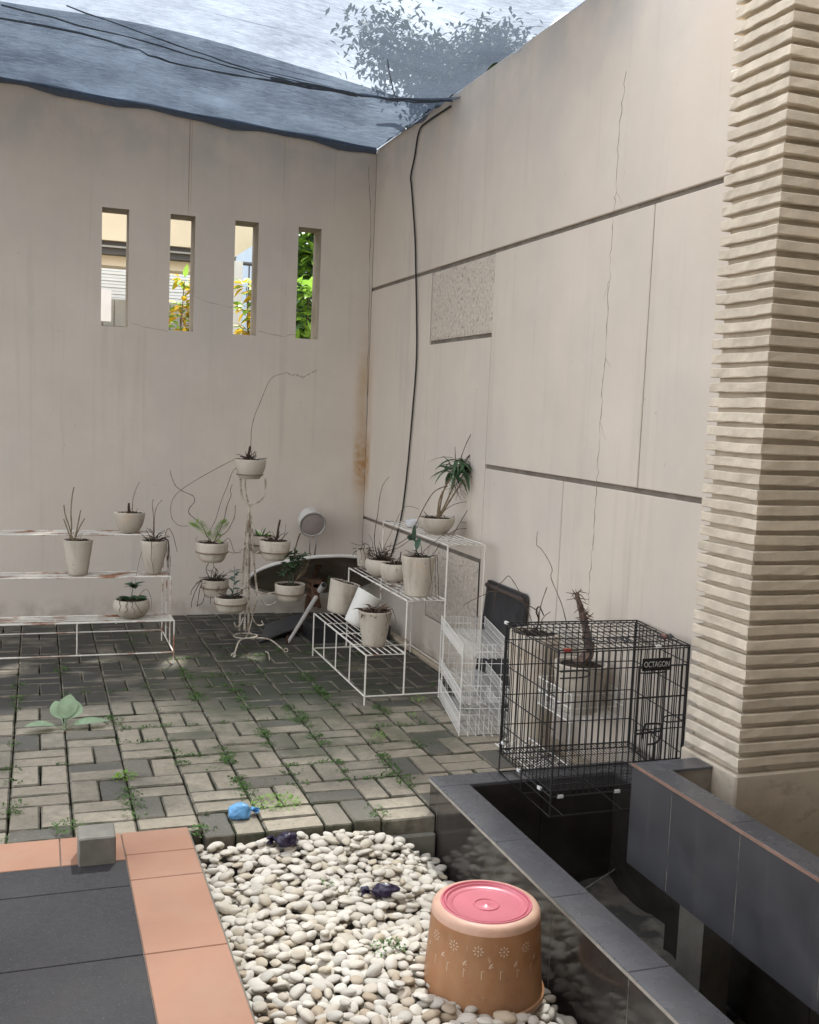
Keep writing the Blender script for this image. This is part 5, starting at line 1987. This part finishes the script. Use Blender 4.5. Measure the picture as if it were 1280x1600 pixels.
q = MB()
q.lathe([(prr(0) + 0.006, 0.0), (prr(0) + 0.006, 0.012), (prr(0), 0.014)] + [(prr(H * t), H * t) for t in (0.2, 0.4, 0.6, 0.8, 0.90)], 64, mt)
q.build('body', M_pail, pa)
q = MB()
q.lathe([(prr(H * 0.90), H * 0.90), (prr(H * .95) - 0.0005, H * 0.95), (pR + 0.002, H * 0.98), (pR - 0.004, H * 0.994), (pR - 0.012, H), (pR - 0.016, H)], 64, mt, caps=False)
q.build('worn_rim', M_palerim, pa)
q = MB()
a = pR - 0.0155
q.lathe([(a + 0.001, H - 0.001), (a - 0.001, H + 0.0025), (a - 0.005, H + 0.0025), (a - 0.007, H - 0.003), (a - 0.010, H - 0.003), (a - 0.012, H + 0.0005), (a - 0.015, H + 0.0005), (a - 0.019, H - 0.005),
         (a - 0.030, H - 0.0055), (a - 0.034, H - 0.0085), (0.036, H - 0.0085), (0.0345, H - 0.006), (0.031, H - 0.006), (0.0295, H - 0.0085), (0.012, H - 0.0085), (0.006, H - 0.006), (0.0, H - 0.0055)], 72, mt, caps=False)
q.build('pink_base', M_pink, pa)


def on_pail(an, z, dx, dz, off=0.0006):
    r = prr(z + dz) + off
    b = an + dx / r
    return Vector((pc.x + r * math.cos(b), pc.y + r * math.sin(b), -0.075 + z + dz))


def petal_print(an, z, shape):
    q = MB()
    if shape == 'flower':
        for k in range(8):
            t = k * PI / 4
            c, s = math.cos(t), math.sin(t)
            loc_ = [(0.006, 0), (0.009, 0.0016), (0.0130, 0.0019), (0.0145, 0), (0.0130, -0.0019), (0.009, -0.0016)]
            q.add([on_pail(an, z, u * c - w * s, u * s + w * c) for u, w in loc_], [tuple(range(6))])
        q.add([on_pail(an, z, 0.003 * math.cos(k), 0.003 * math.sin(k)) for k in (0, 1.05, 2.1, 3.14, 4.2, 5.2)], [tuple(range(6))])
    else:
        for loc_ in ([(-0.005, -0.006), (-0.002, -0.007), (0.004, 0.004), (0.006, 0.008), (0.001, 0.006), (-0.004, 0.0)], [(0.001, -0.006), (0.006, -0.003), (0.007, 0.0), (0.003, -0.002)]):
            q.add([on_pail(an, z, u, w) for u, w in loc_], [tuple(range(len(loc_)))])
    q.build('flower_print' if shape == 'flower' else 'leaf_print', M_print, pa)


va = math.atan2(CAM.y - pc.y, CAM.x - pc.x)
for k in range(14):
    petal_print(va + (k - 6.5) * 2 * PI / 14 + 0.13, H - 0.062, 'flower')
    petal_print(va + (k - 6.0) * 2 * PI / 14 + 0.13, H - 0.098, 'leaf')
q = MB()
for k in range(0, 40, 2):
    an = va - PI + k * 2 * PI / 40
    w = (0.004, 0.006, 0.003, 0.005)[k % 4]
    for pts in ([(-w, -0.012), (-w + 0.002, -0.012), (-w + 0.002, 0.010), (-w, 0.010)], [(-w, 0.008), (w, 0.010 if k % 3 else 0.004), (w, 0.012 if k % 3 else 0.006), (-w, 0.010)]):
        q.add([on_pail(an, H - 0.122, a, b) for a, b in pts], [tuple(range(4))])
q.build('border_print', M_print, pa)

# ---- small loose things
q = MB()
q.cbox(-2.089, -1.978, -3.925, -3.812, 0.0205, 0.108, 0.004)
for v in q.v:
    v.x += 0.002 * noise.noise(v * 30)
q.build('concrete_block', M_conc, org=(-2.03, -3.87, 0.02), label='short grey concrete block sitting on the orange tiles', cat='block')


def bag(name, px, py, z, sx, sy, sz, ang, mat, label, seed, knot=True, tails=2):
    c = at(px, py, 'z', z)
    bm = bmesh.new()
    bmesh.ops.create_icosphere(bm, subdivisions=4, radius=1)
    off = Vector((seed * 3.3, seed * 1.7, 0))
    for v in bm.verts:
        p = v.co.copy()
        n = noise.noise(p * 1.6 + off) * 0.22 + noise.noise(p * 4 + off) * 0.10 + abs(noise.noise(p * 7 + off)) * 0.06
        p = p * (1 + n)
        if knot and p.x > 0.55:
            k = (p.x - 0.55) / 0.6
            p.y *= max(0.22, 1 - k * 1.3)
            p.z *= max(0.22, 1 - k * 1.3)
            p.x += 0.15 * k
        p.z = max(p.z, -0.55)
        v.co = p
    me = bpy.data.meshes.new(name)
    bm.to_mesh(me)
    bm.free()
    me.polygons.foreach_set('use_smooth', [True] * len(me.polygons))
    me.materials.append(mat)
    me.transform(Matrix.Rotation(ang, 4, 'Z') @ Matrix.Diagonal((sx, sy, sz, 1)))
    lo = min(v.co.z for v in me.vertices)
    me.transform(Matrix.Translation((0, 0, -lo)))
    t = thing(name, label, 'plastic bag', (c.x, c.y, z))
    o = link(bpy.data.objects.new('sack', me))
    o.parent = t
    ORG[o] = ORG[t]
    if knot:
        q = MB()
        d = Vector((math.cos(ang), math.sin(ang), 0))
        b = c + d * sx * 1.08 + Vector((0, 0, sz * 0.45))
        rr = random.Random(seed)
        for i in range(9):
            a = i * 0.7 - 2.6
            dd = d * rr.uniform(0.5, 1.0) + d.cross(Vector((0, 0, 1))) * rr.uniform(-0.9, 0.9) + Vector((0, 0, rr.uniform(-0.3, 0.9)))
            q.leaf(b, dd, sx * rr.uniform(0.45, 0.75), sx * rr.uniform(0.45, 0.7), 0.8, 5, rr.uniform(-.5, .6), rr.uniform(-.8, .8), 0.8)
        q.build('knotted_end', mat, t)
    return t


bag('blue_bag', 375, 1276, 0.0, 0.044, 0.035, 0.031, 0.25, M_blue, 'small knotted pale blue plastic bag lying on the paving', 3)
bag('purple_bag', 447, 1320, -0.016, 0.040, 0.030, 0.028, 2.7, M_purple, 'knotted dark purple bag on the pebbles by the paving edge', 5)
bag('purple_bag', 601, 1397, -0.040, 0.044, 0.028, 0.022, 2.9, M_purple, 'crumpled dark purple bag lying in the middle of the pebbles', 8)

# ---- broad-leaved seedling and weeds
bp = thing('broad_leaved_plant', 'young plant with broad pale green leaves sprouting from the paving', 'plant', at(100, 1140, 'z', 0.0))
b0 = at(100, 1140, 'z', 0.0)
for d, L_, w_, dr_, ro in (((0.25, 0.5, 0.6), 0.11, 0.11, 0.5, 0.2), ((0.9, 0.1, 0.22), 0.155, 0.075, 0.4, 0.1), ((-0.9, -0.1, 0.3), 0.13, 0.08, 0.5, 0.0), ((-0.2, 0.5, 0.8), 0.10, 0.08, 0.7, -0.3), ((0.15, 0.5, 0.9), 0.12, 0.085, 0.6, 0.3)):
    dv = Vector(d).normalized()
    q = MB()
    q.tube([b0, b0 + dv * 0.045 + Vector((0, 0, 0.012))], [0.003, 0.002], 5)
    q.leaf(b0 + dv * 0.04 + Vector((0, 0, 0.010)), dv, L_, w_, dr_, 8, 0.12, ro, 1.15)
    q.build('leaf', M_pale, bp)
q = MB()
for i in range(14):
    a = RND.uniform(0, 6.28)
    q.leaf(b0, (math.cos(a), math.sin(a), 0.25), RND.uniform(0.03, 0.07), 0.006, 0.6, 3)
q.build('dry_stalk', M_twig2, bp)


def tuft(q, c, R, n, rr, h=0.03, ls=0.011):
    for i in range(n):
        a, r = rr.uniform(0, 6.28), R * math.sqrt(rr.random())
        p = Vector((c.x + math.cos(a) * r, c.y + math.sin(a) * r * 0.8, c.z))
        hh = h * (1 - r / R * 0.6) * rr.uniform(0.3, 1.0)
        l = ls * rr.uniform(0.6, 1.4)
        d = Vector((rr.uniform(-1, 1), rr.uniform(-1, 1), rr.uniform(-0.1, 0.9)))
        q.leaf(p + Vector((0, 0, hh)), d, l, l * 0.62, 0.5, 2, 0.1)


rw_ = random.Random(31)
for px, py, z, R, n_, h, mt_, lab in ((432, 1256, 0, 0.095, 240, 0.030, M_leafl, 'bright green weed spreading beside the blue bag'),
                                      (195, 1218, 0, 0.045, 130, 0.045, M_leafl, 'narrow bright weed growing up the paving joint near the orange tiles'),
                                      (104, 1298, 0, 0.06, 130, 0.045, M_weed, 'leafy weed clump at the paving edge behind the concrete block'),
                                      (592, 1155, 0, 0.035, 50, 0.05, M_leafl, 'small bright weed in the shaded paving before the white rack'),
                                      (654, 1098, 0, 0.04, 60, 0.05, M_leafl, 'bright weed sprouting beside the white basket rack'),
                                      (645, 1121, 0, 0.025, 36, 0.04, M_leafl, 'tiny bright weed between the white rack and the baskets'),
                                      (316, 1304, -0.02, 0.055, 110, 0.045, M_weed, 'dark weed clump where paving meets orange tile and pebbles'),
                                      (608, 1487, -0.040, 0.05, 80, 0.05, M_weed, 'weed growing up through the pebbles beside the pail'),
                                      (285, 1195, 0, 0.035, 70, 0.02, M_weed, 'flat weed clump in the middle of the sunny paving'),
                                      (505, 1385, -0.035, 0.03, 30, 0.03, M_weed, 'sparse weed among the pebbles near the crumpled bag')):
    c = at(px, py, 'z', z)
    q = MB()
    tuft(q, c, R, n_, rw_, h)
    q.build('weed_clump', mt_, org=c, label=lab, cat='weed')
q = MB()
for c in range(-1, 10):
    x = OX + c * Mo
    heavy = {2: .30, 3: 0.8, 4: 0.9, 5: 1.0, 6: 0.9, 7: 0.6}.get(c, 0.22)
    y = -3.70
    while y < -0.9:
        f = heavy * (1.0 if -3.5 < y < -1.5 else 0.45)
        if noise.noise(Vector((x * 5, y * 4.2, 7))) > 0.34 - 0.36 * f and rw_.random() < 0.65:
            tuft(q, Vector((x + rw_.uniform(-.012, .012), y, -0.004)), 0.028 + 0.022 * rw_.random(), int(14 + 30 * rw_.random() * f + 6), rw_, 0.020, 0.0125)
        y += 0.033
for r in range(-9, 6):
    y = OY - r * Mo
    for i in range(60):
        x = -2.3 + i * 0.036
        f = 0.55 if -1.7 < x < -0.5 else 0.15
        if noise.noise(Vector((x * 2.6, y * 3, 17))) > 0.42 - 0.6 * f and rw_.random() < 0.6:
            tuft(q, Vector((x, y + rw_.uniform(-.01, .01), -0.004)), 0.026, int(10 + 18 * rw_.random()), rw_, 0.016, 0.012)
for i in range(70):
    x, y = rw_.uniform(-1.7, -0.3), rw_.uniform(-3.3, -1.2)
    tuft(q, Vector((x, y, -0.002)), 0.035, 12, rw_, 0.010, 0.008)
q.build('joint_weeds', M_weed, kind='stuff')

# ================================================================== BEYOND THE WALL
nb = thing('neighbour_house', 'pale neighbouring house front glimpsed through the wall slits', 'house', (-2.0, 3.0, 0))


def nbx(name, x0, x1, y0, y1, z0, z1, mt_, parent=None):
    q = MB()
    q.box(x0, x1, y0, y1, z0, z1)
    return q.build(name, mt_, parent or nb)


nbx('fascia', -6, -0.48, 2.50, 2.62, 2.832, 3.6, M_soffit)
nbx('steel_beam', -6, -0.52, 2.56, 2.75, 2.722, 2.830, M_beam)
nbx('beam_flange', -6, -0.52, 2.52, 2.55, 2.775, 2.790, M_gate)
nbx('canopy_slab', -6, -0.60, 2.0, 2.49, 3.62, 3.74, M_soffit)
nbx('lintel', -6, -0.52, 2.66, 2.9, 2.634, 2.7205, M_soffit)
q = MB()
q.add([(-0.60, 2.48, 2.74), (-0.28, 2.48, 2.97), (-0.28, 2.48, 3.6), (-0.60, 2.48, 3.6), (-0.60, 2.495, 2.74), (-0.28, 2.495, 2.97), (-0.28, 2.495, 3.6), (-0.60, 2.495, 3.6)], [(0, 1, 2, 3), (7, 6, 5, 4), (0, 4, 5, 1), (1, 5, 6, 2), (2, 6, 7, 3), (3, 7, 4, 0)])
q.build('gable_end', M_soffit, nb)
nbx('column', -0.62, -0.478, 2.42, 2.60, 0.0, 2.739, M_nwhite)
for i in range(13):
    z = 2.30 + i * 0.031
    nbx('shutter_slat', -4.0, -0.65, 3.40 - 0.006 * (i % 2), 3.43, z, z + 0.027, M_louv)
nbx('shutter_back', -4.0, -0.65, 3.432, 3.50, 0, 2.72, M_gate)
for i in range(22):
    x = -3.0 + i * 0.105
    nbx('gate_board', x, x + 0.098, 3.36, 3.385, 0.0, 2.405, M_gate)
nbx('sill', -4.0, -0.66, 2.9, 3.2, 2.05, 2.12, M_beam)
nbx('wall_box', -1.74, -1.615, 2.50, 2.60, 2.13, 2.40, M_nwhite)
q = MB()
q.tube([(-1.725, 2.56, 2.40), (-1.725, 2.56, 2.62)], 0.012, 6)
for k in range(5):
    q.tube([(-1.725, 2.56, 2.43 + k * .04), (-1.76, 2.54, 2.435 + k * .04)], 0.006, 5)
q.build('pipe', M_beam, nb)
sw = thing('corrugated_fence', 'pale blue corrugated sheet fence beyond the right-hand wall slit', 'fence', (0.8, 5.0, 0))
q = MB()
vs_, fs = [], []
for i in range(81):
    x = -0.9 + i * 0.045
    vs_ += [(x, 5.0 + 0.018 * (i % 2), 0), (x, 5.0 + 0.018 * (i % 2), 3.35)]
for i in range(80):
    fs.append((2 * i, 2 * i + 2, 2 * i + 3, 2 * i + 1))
q.add(vs_, fs)
q.build('sheet', M_sheet, sw)
q = MB()
q.tube([(-0.9, 4.4, 2.98), (2.7, 4.4, 2.98)], 0.022, 6)
for i in range(24):
    q.tube([(-0.8 + i * .15, 4.4, 2.98), (-0.8 + i * .15, 4.4, 0)], 0.009, 5)
q.build('railing', M_beam, sw)


def shrub(name, label, c, R, H, n, mat, mat2, seed, L=0.10):
    t = thing(name, label, 'shrub', c, None)
    rr = random.Random(seed)
    c = Vector(c)
    q = MB()
    A_, B2 = MB(), MB()
    for i in range(9):
        a = rr.uniform(0, 6.28)
        e = c + Vector((math.cos(a) * R * rr.uniform(.3, .9), math.sin(a) * R * rr.uniform(.3, .9), H * rr.uniform(.7, 1)))
        m_ = c + (e - c) * 0.5 + Vector((rr.uniform(-.05, .05), rr.uniform(-.05, .05), 0.1))
        P = smooth_path([c, m_, e], 6)
        q.tube(P, taper(len(P), 0.014, 0.004), 5)
        for p in P[4:]:
            for k in range(n):
                d = Vector((rr.uniform(-1, 1), rr.uniform(-1, 1), rr.uniform(-.3, .7)))
                (A_ if rr.random() < 0.6 else B2).leaf(p + d * 0.05, d, L * rr.uniform(.6, 1.2), L * 0.42, 0.8, 4, 0.2, rr.uniform(-.6, .6))
    q.build('stem', M_bark, t)
    A_.build('foliage', mat, t)
    B2.build('bright_foliage', mat2, t)


shrub('croton_shrub', 'yellow and green croton seen through the second wall slit', (-1.20, 1.0, 0.0), 0.17, 2.38, 26, M_leafy, M_leafl, 3)
shrub('croton_shrub', 'yellow-tipped shrub seen beside the white column through the third slit', (-0.52, 1.25, 0.0), 0.17, 2.50, 20, M_leafy, M_leafl, 4, 0.13)
shrub('broad_leaf_shrub', 'glossy green broad-leaved shrub filling the fourth wall slit', (-0.17, 1.15, 0.0), 0.26, 2.42, 26, M_leafl, M_leafd, 5, 0.15)
shrub('broad_leaf_shrub', 'taller green shrub hanging into the top of the fourth slit', (-0.01, 1.9, 0.0), 0.20, 3.12, 30, M_leafl, M_leafd, 6, 0.17)


def tree(label, c, H, R, n, seed):
    t = thing('tree', label, 'tree', c)
    rr = random.Random(seed)
    c = Vector(c)
    q = MB()
    P = smooth_path([c, c + Vector((0.1, 0, H * .3)), c + Vector((-0.05, 0.1, H * .6)), c + Vector((0.1, 0, H * .9))], 5)
    q.tube(P, taper(len(P), 0.2, 0.05), 8)
    ends = []
    for i in range(14):
        p = P[rr.randrange(6, len(P))]
        a = rr.uniform(0, 6.28)
        e = p + Vector((math.cos(a) * R * rr.uniform(.5, 1), math.sin(a) * R * rr.uniform(.5, 1), rr.uniform(-.1, 1.0)))
        q.tube(smooth_path([p, (p + e) / 2 + Vector((0, 0, .2)), e], 4), taper(9, 0.06, 0.015), 5)
        ends += [e, (p + e) / 2]
    q.build('trunk', M_bark, t)
    f = MB()
    cc = c + Vector((0.15, 0, H * 0.93))
    lumps = [cc + Vector((rr.uniform(-R, R), rr.uniform(-R, R) * .6, rr.uniform(-.45, .55))) for _ in range(16)]
    for e in lumps:
        for k in range(n):
            d = Vector((rr.gauss(0, .24), rr.gauss(0, .24), rr.gauss(0, .19)))
            f.leaf(e + d, (rr.uniform(-1, 1), rr.uniform(-1, 1), rr.uniform(-.8, .5)), rr.uniform(.07, .13), rr.uniform(.04, .07), 0.5, 2, 0.1)
    f.build('crown', M_crown, t)


tree('dark leafy tree rising behind the corner of the walls', (2.50, 6.0, 0), 6.0, 0.95, 650, 1)
tree('loose-crowned tree beyond the panelled right wall', (3.9, 6.6, 0), 6.2, 0.7, 350, 2)

# ---- unseen house added behind the viewpoint to block front sky: roof and walls
ho = thing('unseen_terrace_house', 'unseen own house with terrace roof, added to block the front sky', 'house', (-2.0, -8.0, 0))
q = MB()
q.box(-6, 3.0, -11.0, -5.7, 3.05, 3.25)
q.build('sky_blocking_roof', M_soffit, ho)
q = MB()
q.box(0.37, 0.57, -11.0, -4.30, -0.6, 3.6)
q.build('sky_blocking_wall', M_core, ho)
q = MB()
q.box(-6, 0.37, -11.2, -11.0, -0.6, 3.05)
q.build('rear_wall', M_wall, ho)

q = MB()
q.tube(smooth_path([at(415, 1018, 'z', 0.004), at(419, 1020, 'z', 0.03), at(421, 1026, 'z', 0.02), at(421, 1032, 'z', 0.004)], 4), 0.0035, 6)
q.build('bent_wire', M_iron, org=at(418, 1025, 'z', 0), label='small bent piece of pale wire on the dark paving by the stand', cat='wire')
